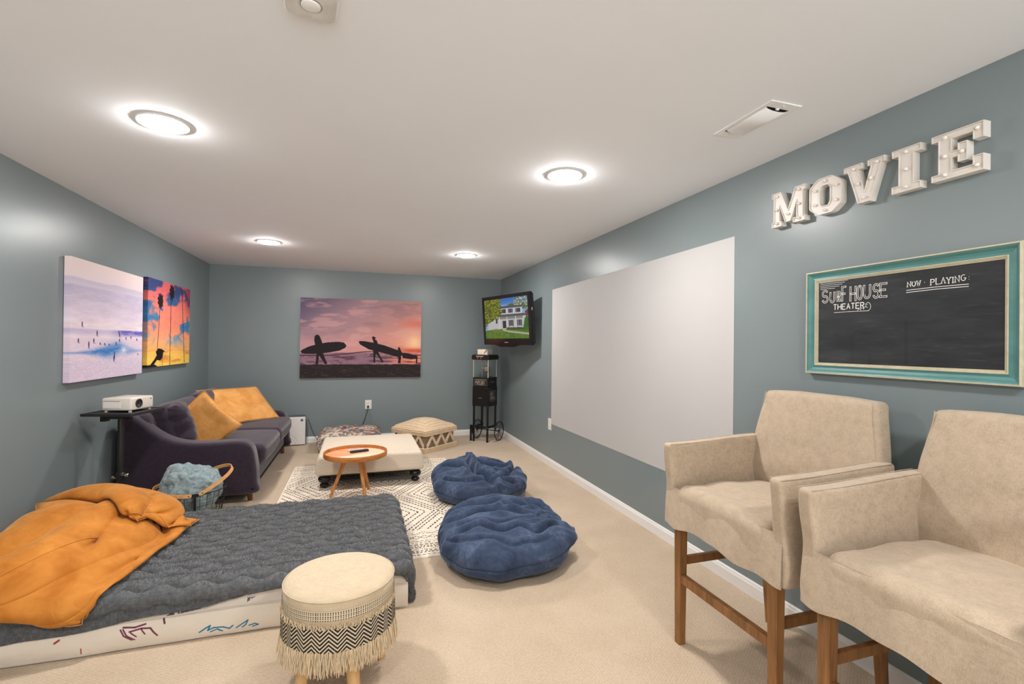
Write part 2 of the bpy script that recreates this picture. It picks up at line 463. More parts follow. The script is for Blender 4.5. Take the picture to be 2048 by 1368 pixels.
# ================================================================ stroke lettering
def arc(cx, cy, rx, ry, a0, a1, n=10):
    return [(cx + rx * cos(radians(a0 + (a1 - a0) * i / n)), cy + ry * sin(radians(a0 + (a1 - a0) * i / n))) for i in range(n + 1)]
GL = {  # strokes in a 0..1 box, y up
 'A': [[(0, 0), (.5, 1), (1, 0)], [(.2, .38), (.8, .38)]],
 'C': [arc(.5, .5, .5, .5, 50, 310)],
 'D': [[(0, 0), (0, 1), (.4, 1)] + arc(.4, .5, .6, .5, 90, -90) + [(0, 0)]],
 'E': [[(1, 1), (0, 1), (0, 0), (1, 0)], [(0, .52), (.8, .52)]],
 'F': [[(1, 1), (0, 1), (0, 0)], [(0, .52), (.8, .52)]],
 'G': [arc(.5, .5, .5, .5, 55, 330) + [(.98, .45), (.55, .45)]],
 'H': [[(0, 0), (0, 1)], [(1, 0), (1, 1)], [(0, .5), (1, .5)]],
 'I': [[(.5, 0), (.5, .95)]],
 'L': [[(0, 1), (0, 0), (.9, 0)]],
 'N': [[(0, 0), (0, 1), (1, 0), (1, 1)]],
 'O': [arc(.5, .5, .5, .5, 90, 450, 18)],
 'P': [[(0, 0), (0, 1), (.5, 1)] + arc(.55, .74, .42, .26, 90, -90) + [(0, .48)]],
 'R': [[(0, 0), (0, 1), (.5, 1)] + arc(.55, .75, .4, .25, 90, -90) + [(0, .5)], [(.45, .5), (1, 0)]],
 'S': [arc(.5, .74, .46, .26, 30, 250, 9) + arc(.5, .27, .48, .27, 80, -160, 10)],
 'T': [[(0, 1), (1, 1)], [(.5, 1), (.5, 0)]],
 'U': [[(0, 1), (0, .35)] + arc(.5, .35, .5, .35, 180, 360) + [(1, 1)]],
 'W': [[(0, 1), (.25, 0), (.5, .8), (.75, 0), (1, 1)]],
 'Y': [[(0, 1), (.5, .5), (1, 1)], [(.5, .5), (.5, 0)]],
 ':': [[(.4, .7), (.5, .75)], [(.4, .2), (.5, .25)]],
 '.': [[(.4, .45), (.55, .45)]],
 '-': [[(.1, .5), (.9, .5)]],
 '&': [arc(.45, .75, .25, .22, -60, 240, 8) + [(.95, 0)], arc(.42, .27, .4, .27, 100, 380, 9)],
}
def ribbon(b, pts, w, put, closed=False, mi=0):
    """flat stroke of width w; put(a, b) maps the plane to space; mitred joins"""
    P = [Vector((p[0], p[1], 0)) for p in pts]; n = len(P); L = []; R_ = []
    for i in range(n):
        a = P[i - 1] if (i > 0 or closed) else P[i]; c = P[(i + 1) % n] if (i < n - 1 or closed) else P[i]
        d1 = (P[i] - a); d2 = (c - P[i])
        if d1.length < 1e-9: d1 = d2
        if d2.length < 1e-9: d2 = d1
        d1.normalize(); d2.normalize(); t = d1 + d2
        if t.length < 1e-6: t = d1
        t.normalize(); nn = Vector((-t.y, t.x, 0)); k = max(0.5, nn.dot(Vector((-d1.y, d1.x, 0))))
        L.append(P[i] + nn * (w / 2 / k)); R_.append(P[i] - nn * (w / 2 / k))
    vs = [put(q.x, q.y) for q in L] + [put(q.x, q.y) for q in R_]
    fs = [(i, n + i, n + (i + 1) % n, (i + 1) % n) for i in range(n if closed else n - 1)]
    b.add(vs, fs, mi); return L, R_
def outline(b, pts, fat, w, put):
    """hollow letter stroke: the outline around a fat stroke"""
    P = []
    tmp = MB(); L, R_ = ribbon(tmp, pts, fat, lambda a, c: (a, c, 0))
    loop = [(q.x, q.y) for q in L] + [(q.x, q.y) for q in reversed(R_)]
    ribbon(b, loop, w, put, closed=True)
def write(b, text, x, y, h, wd, gap, w, put, hollow=0, slope=0.0, jit=0.0, serif=0.0):
    for ch in text:
        if ch == ' ': x += wd * 0.7; continue
        g = GL[ch]; cw = wd * (0.3 if ch in 'I:.' else 1.0)
        yy = y + jit * h * (rnd.random() - .5)
        for st in g:
            pts = [(x + px * cw + slope * 0, yy + py * h) for px, py in st]
            if hollow: outline(b, pts, hollow, w, put)
            else: ribbon(b, pts, w, put)
            if serif:
                for q in (pts[0], pts[-1]): ribbon(b, [(q[0] - serif, q[1]), (q[0] + serif, q[1])], w, put)
        x += cw + gap
    return x

# ================================================================ canvas prints
def canvas(name, label, W, H, D, fn, nu, nv, place):
    """gallery wrapped canvas; place(a, b, d): a right, b up from the lower left corner, d off the wall"""
    u, v, c = canvas_face(fn, nu, nv)
    u = u.reshape(nu, nv); v = v.reshape(nu, nv); c = c.reshape(nu, nv, 3)
    u = np.pad(u, 1, 'edge'); v = np.pad(v, 1, 'edge'); c = np.pad(c, ((1, 1), (1, 1), (0, 0)), 'edge')
    d = np.full(u.shape, D); d[0] = d[-1] = 0.003; d[:, 0] = d[:, -1] = 0.003
    V = place(u * W, (1 - v) * H, d); V = np.stack(V, -1).reshape(-1, 3)
    o = fast_mesh(name, V, grid_faces(nu + 2, nv + 2), CANV, color=c.reshape(-1, 3), smooth=False)
    return tag(o, label, 'wall art', 'canvas prints')
CANV = paint_mat('canvas_print', rough=0.7, spec=0.2, bscale=900)

def art_wave(u, v):
    n1 = fbm(u * 5, v * 26, 3); n2 = fbm(u * 18, v * 90, 5); n3 = fbm(u * 60, v * 160, 9, 3)
    sky = mixc((232, 214, 212), (224, 208, 216), v / 0.2)
    c = sky.copy()
    m1 = 0.14 + 0.03 * fbm(u * 5, u * 0, 11) + 0.05 * u * 0
    t = ss(m1 - .004, m1 + .004, v) * (1 - ss(.17, .235, v) * .7); c = mixc(c, (193, 186, 208), t * 0.85)
    sea = mixc((190, 182, 206), (212, 198, 216), ss(.22, .42, v)); sea = mixc(sea, (228, 212, 222), ss(.42, .55, v))
    sea = sea + (n1[..., None] - .5) * 26 + (n2[..., None] - .5) * 16
    c = mixc(c, sea, ss(.205, .225, v + .004 * n2))
    wl = ss(.56, .575, v) * (1 - ss(.585, .64, v)); k = wl * (0.25 + 0.75 * ss(.45, .75, u)) * (.4 + n2)
    c = mixc(c, (92, 88, 182), np.clip(k, 0, 1))
    c = mixc(c, (214, 196, 216), ss(.63, .66, v) * .6 * (.5 + n1))
    cy = .765 - .03 * np.exp(-((u - .62) / .12) ** 2)
    hh = .05 * np.exp(-((u - .55) / .28) ** 2) + .008
    body = np.exp(-((v - cy) / hh) ** 2) * np.clip(1.15 - abs(u - .45) * 1.6, 0, 1)
    c = mixc(c, (44, 112, 186), np.clip(body * (.55 + .8 * n2), 0, 1) * .9)
    foam = np.exp(-((u - .69) / .05) ** 2 - ((v - .755) / .03) ** 2); c = mixc(c, (225, 222, 238), np.clip(foam * (n3 + .35), 0, .9))
    c = mixc(c, (207, 192, 214), ss(.82, .86, v) * .55)
    c = c + ((n3[..., None] - .5) * 34) * ss(.5, .9, v)[..., None]
    for (x, y, h) in ((.13, .53, .022), (.31, .60, .026), (.62, .61, .02), (.61, .585, .014), (.09, .665, .018), (.27, .665, .022), (.21, .70, .032), (.35, .69, .01),
                      (.41, .695, .01), (.47, .70, .008), (.57, .69, .016), (.62, .66, .016), (.72, .64, .014), (.80, .63, .012), (.9, .65, .012), (.55, .80, .035), (.54, .83, .03), (.92, .80, .008), (.98, .6, .01)):
        d = ((u - x) / .008) ** 2 + ((v - y) / h) ** 2; c = mixc(c, (50, 40, 78), (d < 1) * .85)
        d = ((u - x - .008) / .016) ** 2 + ((v - y - h) / .004) ** 2; c = mixc(c, (90, 70, 110), (d < 1) * .4)
    return c
def art_palms(u, v):
    wu = u + .35 * (fbm(u * 3, v * 3, 90, 3) - .5); wv_ = v + .35 * (fbm(u * 3 + 7, v * 3, 91, 3) - .5)
    n = fbm(wu * 4.5 + wv_ * 2.5, wv_ * 6 - wu * 2, 21, 6); n2 = fbm(wu * 9 + 3, wv_ * 12, 33, 5); n3 = fbm(u * 30, v * 60, 2, 3)
    c = mixc((52, 62, 108), (58, 118, 168), ss(0, .45, v)); c = mixc(c, (150, 170, 185), ss(.5, .8, v))
    cl = ss(.44, .58, n + .10 * ss(.3, .6, v)); pink = mixc((196, 88, 96), (236, 132, 112), ss(.0, .4, v)); pink = mixc(pink, (246, 168, 120), ss(.45, .75, v))
    c = mixc(c, pink, cl)
    c = mixc(c, (240, 150, 110), ss(.5, .62, n2) * .5 * ss(.3, .6, v))
    lo = mixc((244, 176, 104), (250, 206, 92), ss(.75, .93, v)); c = mixc(c, lo, ss(.62, .86, v + .18 * (n2 - .5)))
    c = mixc(c, (214, 122, 62), ss(.55, .7, fbm(u * 3, v * 22, 8)) * ss(.75, .9, v) * .7)
    c = mixc(c, (120, 38, 60), ss(.8, 1.0, u) * (1 - ss(.1, .5, v)) * .6)
    c = c + (n3[..., None] - .5) * 18
    K = (26, 18, 24)
    for (a, bb, w_) in (((.25, .30), (.20, .80), .0055), ((.50, .17), (.485, 1.0), .0065), ((.77, 0), (.86, .985), .0065), ((.31, .9), (.312, 1.0), .003)):
        c = mixc(c, K, (segdist(u, v * 1.0, a, bb) < w_) * .95)
    for (x, y, rx, ry) in ((.255, .235, .075, .11), (.515, .10, .075, .115)):
        a = np.arctan2((v - y) / ry, (u - x) / rx); r = np.hypot((u - x) / rx, (v - y) / ry)
        c = mixc(c, K, (r < .72 + .28 * np.sin(a * 9 + 2) * vnoise(a * 3, a * 0, 4) + .1 * n3) * .95)
    c = mixc(c, (20, 14, 18), inpoly(u, v, [(.17, .83), (.22, .79), (.30, .80), (.37, .83), (.33, .84), (.32, .90), (.27, .935), (.2, .925), (.12, .985), (.04, .99), (.15, .91), (.19, .87)]) * 1.0)
    c = mixc(c, (22, 16, 18), (v > .975 + .4 * np.maximum(0, u - .15)) * 1.0)
    return c
def art_sunset(u, v):
    n = fbm(u * 5 + v * 3 + .5 * fbm(u * 4, v * 6, 3, 3), v * 13, 41, 6); n3 = fbm(u * 40, v * 120, 3, 3); n4 = fbm(u * 10, v * 60, 7, 4)
    c = mixc((106, 96, 122), (170, 138, 148), ss(.0, .35, u * .55 + v * .5)); c = mixc(c, (196, 152, 158), ss(.3, .62, v)); c = mixc(c, (236, 156, 132), ss(.15, .95, u * .62 + v * .55 - .1) * .9)
    c = mixc(c, (222, 168, 168), ss(.56, .68, n) * .55); c = mixc(c, (128, 104, 120), ss(.56, .7, 1 - n) * .35 * (1 - v))
    c = mixc(c, (222, 112, 100), np.exp(-((u - .97) / .13) ** 2 - ((v - .30) / .06) ** 2) * .7)
    r = np.hypot((u - .945) * 1.5, v - .545); c = mixc(c, (255, 236, 190), np.exp(-(r / .085) ** 2)); c = mixc(c, (255, 186, 140), np.exp(-(r / .2) ** 2) * .5)
    c = mixc(c, (206, 70, 52), np.exp(-((v - .65) / .03) ** 2) * ss(.72, .92, u) * .8)
    sea = mixc((146, 112, 128), (232, 142, 120), ss(.55, .95, u)); sea = mixc(sea, (74, 54, 68), ss(.54, .68, n4) * .75)
    sea = sea + (n3[..., None] - .5) * 50
    hz = .665 + .02 * (1 - u); c = mixc(c, sea, ss(hz, hz + .008, v))
    c = mixc(c, (60, 42, 50), (abs(v - (.715 - .055 * ss(.2, .6, u) + .004 * n3)) < .007) * .8 * (u < .62))
    s0 = .825 + .01 * fbm(u * 30, u * 0, 5); sand = mixc((44, 37, 37), (66, 56, 52), ss(.55, .75, n3))
    c = mixc(c, sand, (v > s0) * 1.0)
    K = (38, 32, 36)
    def P(pts): return [((x - 130) / 1505., (y - 232 - (x - 130) * .022) / (983. - (x - 130) * .022)) for x, y in pts]
    figs = [
     [(296, 740), (300, 700), (325, 683), (350, 690), (368, 720), (392, 782), (395, 860), (400, 905), (455, 1045), (425, 1045), (370, 960), (355, 935), (345, 1045), (315, 1045), (322, 930), (330, 900), (300, 850), (305, 800), (296, 760)],
     [(134, 890), (160, 865), (230, 830), (330, 800), (450, 778), (580, 770), (650, 780), (684, 815), (670, 845), (600, 880), (480, 902), (350, 916), (200, 920), (150, 908)],
     [(996, 715), (1018, 702), (1050, 720), (1035, 740), (1060, 752), (1075, 800), (1078, 880), (1100, 940), (1150, 1020), (1130, 1030), (1085, 960), (1050, 915), (1045, 960), (1040, 1032), (1020, 1030), (1018, 930), (1015, 880), (1025, 800), (1010, 750)],
     [(975, 938), (1012, 905), (1010, 915), (985, 945)],
     [(832, 780), (845, 760), (900, 762), (1010, 780), (1160, 815), (1330, 875), (1400, 930), (1350, 965), (1250, 940), (1100, 900), (960, 865), (860, 810)],
     [(1334, 848), (1350, 833), (1362, 850), (1372, 880), (1385, 900), (1375, 960), (1370, 1040), (1335, 1040), (1340, 960), (1330, 880)],
     [(1370, 905), (1460, 912), (1560, 938), (1598, 965), (1590, 985), (1500, 990), (1400, 975)],
     [(1570, 960), (1580, 930), (1590, 960), (1592, 1040), (1572, 1040)]]
    for f in figs: c = mixc(c, K, inpoly(u, v, P(f)) * 1.0)
    return c
canvas('canvas_print', 'pale lavender canvas print of surfers and a blue wave, largest on left wall', 1.135, 0.86, 0.04, art_wave, 420, 320,
       lambda a, b_, d: (XL + d, 3.99 + a, 1.120 + b_))
canvas('canvas_print', 'canvas print of tall palms against an orange and blue sunset sky', 1.15, 0.84, 0.04, art_palms, 340, 300,
       lambda a, b_, d: (XL + d, 5.235 + a, 1.162 + b_))
canvas('canvas_print', 'canvas print of surfers carrying boards at pink sunset on the back wall', 1.665, 1.126, 0.04, art_sunset, 460, 320,
       lambda a, b_, d: (-0.775 + a, YB - d, 0.91 + b_))

# ================================================================ chalkboard
t = thing('chalkboard', 'framed chalkboard with teal wooden frame and white chalk lettering', 'chalkboard', (XR, 1.411, 1.535))
BY0, BY1, BZ0, BZ1 = 1.003, 1.818, 1.288, 1.782
def frame_ring(name, prof, m, parent, o=(XR, 1.411, 1.535)):
    """mitred frame; prof = list of (inset, depth off the wall)"""
    b = MB(); vs = []; fs = []; n = len(prof)
    for cy, cz in ((BY1, BZ0), (BY0, BZ0), (BY0, BZ1), (BY1, BZ1)):
        sy = -1 if cy == BY1 else 1; sz = 1 if cz == BZ0 else -1
        for ins, d in prof: vs.append((-d, cy + sy * ins - o[1], cz + sz * ins - o[2]))
    for k in range(4):
        for i in range(n - 1): fs.append((k * n + i, k * n + i + 1, ((k + 1) % 4) * n + i + 1, ((k + 1) % 4) * n + i))
    return mesh_obj(name, vs, fs, m, parent)
TEAL = mat('teal_paint', srgb(80, 130, 128), rough=0.38, vscale=14, vamt=0.14, bscale=60, bstr=0.08, stretch=(1, .3, 1))
CREAM = mat('cream_edge', srgb(192, 184, 158), rough=0.5, vscale=40, vamt=0.1)
frame_ring('frame', [(0, 0.001), (0, 0.026), (0.001, 0.030)], CREAM, t)
frame_ring('frame_edge', [(0.001, 0.030), (0.006, 0.031), (0.007, 0.028)], CREAM, t)
frame_ring('frame_moulding', [(0.007, 0.028), (0.012, 0.026), (0.020, 0.018), (0.030, 0.0145), (0.037, 0.017), (0.040, 0.018)], TEAL, t)
frame_ring('inner_beading', [(0.040, 0.018), (0.0405, 0.020), (0.0435, 0.020), (0.0440, 0.0175), (0.0465, 0.0175), (0.047, 0.015), (0.0495, 0.015), (0.050, 0.0125), (0.053, 0.0125), (0.0535, 0.009)], CREAM, t)
def art_board(u, v):
    n = fbm(u * 6, v * 22, 61, 5); n2 = fbm(u * 3, v * 3, 63, 4); n3 = fbm(u * 14 + v * 9, v * 60, 67, 3); n4 = fbm(u * 2.2 + v, v * 7 - u, 71, 3)
    g = 32 + 24 * n2 + 18 * (n - .5) + 26 * np.clip(n3 - .62, 0, 1) * 2 + 40 * np.clip(n4 - .62, 0, 1) * n
    for x0, v0 in ((.235, .66), (.345, .83), (.555, .50)):
        for dx in (-.005, .005): g = g - 14 * (abs(u - x0 - dx) < .0016) * (v > v0)
    e = 12 * ss(.0, .02, u) ; g = g - 6
    return np.stack([g, g + 3, g + 6], -1)
BW, BH = BY1 - BY0 - 0.105, BZ1 - BZ0 - 0.105
u, v, c = canvas_face(art_board, 300, 180)
V = np.stack([np.full(u.shape, -0.009), (BY1 - 0.0525 - 1.411) - u * BW, (BZ1 - 0.0525 - 1.535) - v * BH], -1)
fast_mesh('board', V, grid_faces(300, 180), paint_mat('slate_paint', rough=0.65, spec=0.35), t, color=c)
CHALK = mat('chalk', (0.78, 0.77, 0.74), rough=0.95, vscale=400, vamt=0.2)
# board plane: a = metres to the right from the left inner edge, b = metres down from the top inner edge
put = lambda a, c_: (-0.0098, (BY1 - 0.0525 - 1.411) - a, (BZ1 - 0.0525 - 1.535) + c_)
S = MB()
for x0, x1, z in ((.007, .147, -.003), (.008, .132, -.010), (.008, .120, -.018), (.009, .106, -.026), (.010, .084, -.034)):
    ribbon(S, [(x0, z), (.5 * (x0 + x1), z + .0012), (x1, z - .0005)], .0017, put)
S.build('chalk_rays', CHALK, t)
S = MB()
for ch, x, wd, y, h in (('S', .021, .027, -.098, .056), ('U', .062, .020, -.100, .048), ('R', .097, .013, -.098, .044), ('F', .120, .018, -.099, .066),
                        ('H', .159, .024, -.102, .066), ('O', .191, .021, -.097, .060), ('U', .221, .026, -.094, .058), ('S', .261, .023, -.096, .058), ('E', .290, .028, -.094, .056)):
    for st in GL[ch]:
        outline(S, [(x + a_ * wd, y + b_ * h) for a_, b_ in st], .0066, .0021, put)
S.build('chalk_surf_house', CHALK, t)
S = MB()
write(S, 'THEATER', .078, -.137, .025, .0155, .0058, .0038, put)
ribbon(S, [(.080, -.150), (.16, -.149), (.241, -.151)], .0018, put)
ribbon(S, [(.19, -.146)] + arc(.200, -.145, .006, .005, 180, 0, 5) + arc(.213, -.143, .007, .006, 180, 0, 5) + arc(.228, -.141, .008, .009, 190, 30, 6), .0018, put)
ribbon(S, arc(.238, -.132, .012, .018, 150, -90, 12), .0020, put); ribbon(S, arc(.234, -.129, .006, .006, 60, 300, 8), .0015, put)
S.build('chalk_theater', CHALK, t)
S = MB()
write(S, 'NOW', .397, -.063, .0195, .0125, .0050, .0029, put, serif=.003)
write(S, '.', .455, -.060, .018, .03, .01, .004, put)
write(S, 'PLAYIN', .481, -.064, .022, .0125, .0054, .0029, put, serif=.003, jit=.15)
write(S, 'G', .580, -.061, .022, .015, .005, .0024, put)
write(S, ':', .602, -.062, .018, .018, .01, .003, put)
ribbon(S, [(.393, -.077), (.50, -.0745), (.604, -.0755)], .0024, put); ribbon(S, [(.393, -.086), (.50, -.083), (.604, -.084)], .0024, put)
S.build('chalk_now_playing', CHALK, t)

# ================================================================ marquee letters
def offset(poly, d):
    n = len(poly); out = []
    area = sum(poly[i][0] * poly[(i + 1) % n][1] - poly[(i + 1) % n][0] * poly[i][1] for i in range(n)); sg = 1 if area > 0 else -1
    for i in range(n):
        a = Vector(poly[i - 1]); p = Vector(poly[i]); c = Vector(poly[(i + 1) % n])
        d1 = (p - a).normalized(); d2 = (c - p).normalized(); n1 = Vector((-d1.y, d1.x)) * sg; n2 = Vector((-d2.y, d2.x)) * sg
        m_ = n1 + n2; m_.normalize(); k = max(0.45, m_.dot(n1)); out.append(tuple(p + m_ * (d / k)))
    return out
MARQ = mat('marquee_white', srgb(222, 216, 208), rough=0.4, vamt=0.01, bscale=30, bstr=0.03)
BULB = mat('marquee_bulb', srgb(235, 228, 218), rough=0.2, vamt=0.01)
def fill_tri(poly, hole=None):
    """tessellate a polygon (with optional hole) -> verts, tris"""
    from mathutils.geometry import tessellate_polygon
    loops = [[Vector((x, y, 0)) for x, y in poly]]
    if hole: loops.append([Vector((x, y, 0)) for x, y in hole])
    vs = [p for l_ in loops for p in l_]; return [(q.x, q.y) for q in vs], tessellate_polygon(loops)
def marquee(name, label, poly, hole, y0, y1, z0, z1, bulbs):
    """poly in a unit box (x to the right seen from the room)"""
    W, H = y0 - y1, z1 - z0
    t = thing(name, label, 'letter', (XR, (y0 + y1) / 2, z0), 0, 'marquee letters on the right wall')
    def mp(p, d): return (-d, W / 2 - p[0], p[1])
    sc = [(x * W, y * H) for x, y in poly]; hs = [(x * W, y * H) for x, y in hole] if hole else None
    D0, D1 = 0.033, 0.0385; rim = 0.003
    b = MB()
    def wall(lp, da, db):
        n = len(lp); b.add([mp(p, da) for p in lp] + [mp(p, db) for p in lp], [(i, (i + 1) % n, n + (i + 1) % n, n + i) for i in range(n)])
    def ring(la, lb, d):
        n = len(la); b.add([mp(p, d) for p in la] + [mp(p, d) for p in lb], [(i, (i + 1) % n, n + (i + 1) % n, n + i) for i in range(n)])
    inn = offset(sc, rim); wall(sc, 0.001, D1); ring(sc, inn, D1); wall(inn, D0, D1)
    if hs:
        # the hole's rim grows outwards, into the letter
        hin = offset(hs, -rim); wall(hs, 0.001, D1); ring(hs, hin, D1); wall(hin, D0, D1)
        vs, ts = fill_tri(inn, hin)
    else: vs, ts = fill_tri(inn)
    b.add([mp(p, D0) for p in vs], ts)
    b.build('letter_shell', MARQ, t)
    for bx, bz in bulbs:
        MB().lathe([(0.0055, D0 - .001), (0.0075, D0 + .004), (0.007, D0 + .009), (0.0045, D0 + .0125), (0.001, D0 + .0135)], (0, W / 2 - bx * W, bz * H), 12, 'x').build('bulb', BULB, t, smooth=True)
    for ch in t.children:
        if ch.name.startswith('bulb'):
            for v_ in ch.data.vertices: v_.co.x = -v_.co.x
Mp = [(0, 0), (.30, 0), (.30, .14), (.24, .14), (.24, .60), (.42, .08), (.58, .08), (.76, .60), (.76, .14), (.66, .14), (.66, 0), (1, 0), (1, .14), (.94, .14), (.94, .86), (1, .86), (1, 1), (.72, 1), (.50, .42), (.28, 1), (0, 1), (0, .86), (.06, .86), (.06, .14), (0, .14)]
Op = [(.28, 0), (.72, 0), (1, .2), (1, .8), (.72, 1), (.28, 1), (0, .8), (0, .2)]
Oh = [(.40, .22), (.60, .22), (.66, .32), (.66, .68), (.60, .78), (.40, .78), (.34, .68), (.34, .32)]
def rnd_poly(p, r, n=4):
    out = []; m_ = len(p)
    for i in range(m_):
        a, q, c = Vector(p[i - 1]), Vector(p[i]), Vector(p[(i + 1) % m_]); d1 = (a - q).normalized(); d2 = (c - q).normalized()
        A, B = q + d1 * r, q + d2 * r
        for k in range(n + 1):
            s_ = k / n; out.append(tuple(A * (1 - s_) ** 2 + q * 2 * s_ * (1 - s_) + B * s_ ** 2))
    return out
Vp = [(.36, 0), (.66, 0), (.92, .86), (1, .86), (1, 1), (.60, 1), (.60, .86), (.68, .86), (.52, .28), (.36, .86), (.46, .86), (.46, 1), (0, 1), (0, .86), (.10, .86)]
Ip = [(0, 0), (1, 0), (1, .16), (.76, .16), (.76, .84), (1, .84), (1, 1), (0, 1), (0, .84), (.24, .84), (.24, .16), (0, .16)]
Ep = [(0, 0), (1, 0), (1, .34), (.78, .34), (.78, .17), (.42, .17), (.42, .43), (.56, .43), (.56, .34), (.76, .34), (.76, .68), (.56, .68), (.56, .57), (.42, .57), (.42, .83), (.78, .83), (.78, .66), (1, .66), (1, 1), (0, 1), (0, .86), (.14, .86), (.14, .14), (0, .14)]
Ep = [(0, 0), (1, 0), (1, .33), (.80, .33), (.80, .16), (.40, .16), (.40, .43), (.52, .43), (.52, .30), (.70, .30), (.70, .70), (.52, .70), (.52, .57), (.40, .57), (.40, .84), (.80, .84), (.80, .67), (1, .67), (1, 1), (0, 1), (0, .86), (.14, .86), (.14, .14), (0, .14)]
marquee('marquee_letter', 'white marquee letter M with bulbs, leftmost on the wall', Mp, None, 2.020, 1.822, 2.052, 2.232, ((.15, .9), (.15, .5), (.15, .1), (.5, .3), (.82, .9), (.82, .5), (.82, .1)))
marquee('marquee_letter', 'white marquee letter O with bulbs', rnd_poly(Op, .07), rnd_poly(Oh, .02), 1.796, 1.633, 2.054, 2.228, ((.5, .9), (.18, .7), (.18, .3), (.5, .1), (.83, .7), (.83, .3)))
marquee('marquee_letter', 'white marquee letter V with bulbs', Vp, None, 1.620, 1.442, 2.056, 2.234, ((.25, .9), (.36, .5), (.5, .12), (.68, .55), (.82, .9)))
marquee('marquee_letter', 'white marquee letter I with bulbs', Ip, None, 1.413, 1.305, 2.054, 2.232, ((.5, .9), (.5, .5), (.5, .1)))
marquee('marquee_letter', 'white marquee letter E with bulbs, rightmost on the wall', Ep, None, 1.268, 1.104, 2.056, 2.232, ((.27, .9), (.27, .5), (.27, .1), (.6, .5), (.88, .88), (.88, .12)))

# ================================================================ television
t = thing('television', 'black flat television on a wall arm showing a white house', 'television', (1.838, 6.03, 1.735))
t.rotation_euler = (radians(4.5), 0, radians(-73.7))
TVB = mat('tv_black', (0.008, 0.0075, 0.008), rough=0.18, vamt=0.02, spec=0.5)
TVM = mat('tv_back', (0.012, 0.011, 0.011), rough=0.4, vamt=0.05)
TW, TH = 0.568, 0.330
b = MB(); sw0, sw1, sh0, sh1 = -TW + .05, TW - .05, -TH + .085, TH - .045
for lo, hi in (((-TW, -.0, -TH), (TW, .035, sh0)), ((-TW, 0, sh1), (TW, .035, TH)), ((-TW, 0, sh0), (sw0, .035, sh1)), ((sw1, 0, sh0), (TW, .035, sh1))):
    b.box(lo, hi)
b.build('bezel', TVB, t)
b = MB(); b.prism([(-TW * .55, -TH + .004), (TW * .55, -TH + .004), (TW * .28, -TH - .028), (-TW * .28, -TH - .028)], .004, .03, 'y'); b.build('speaker_bar', TVB, t)
b = MB(); b.box((-TW + .01, .035, -TH + .01), (TW - .01, .075, TH - .01), .02); b.box((-TW + .12, .07, -TH + .1), (TW - .12, .105, TH - .12), .015); b.build('rear_housing', TVM, t)
b = MB(); b.box((TW - .004, .020, .10), (TW + .001, .034, .135), .001); b.build('sticker', mat('sticker', (.6, .6, .58), vamt=.05), t)
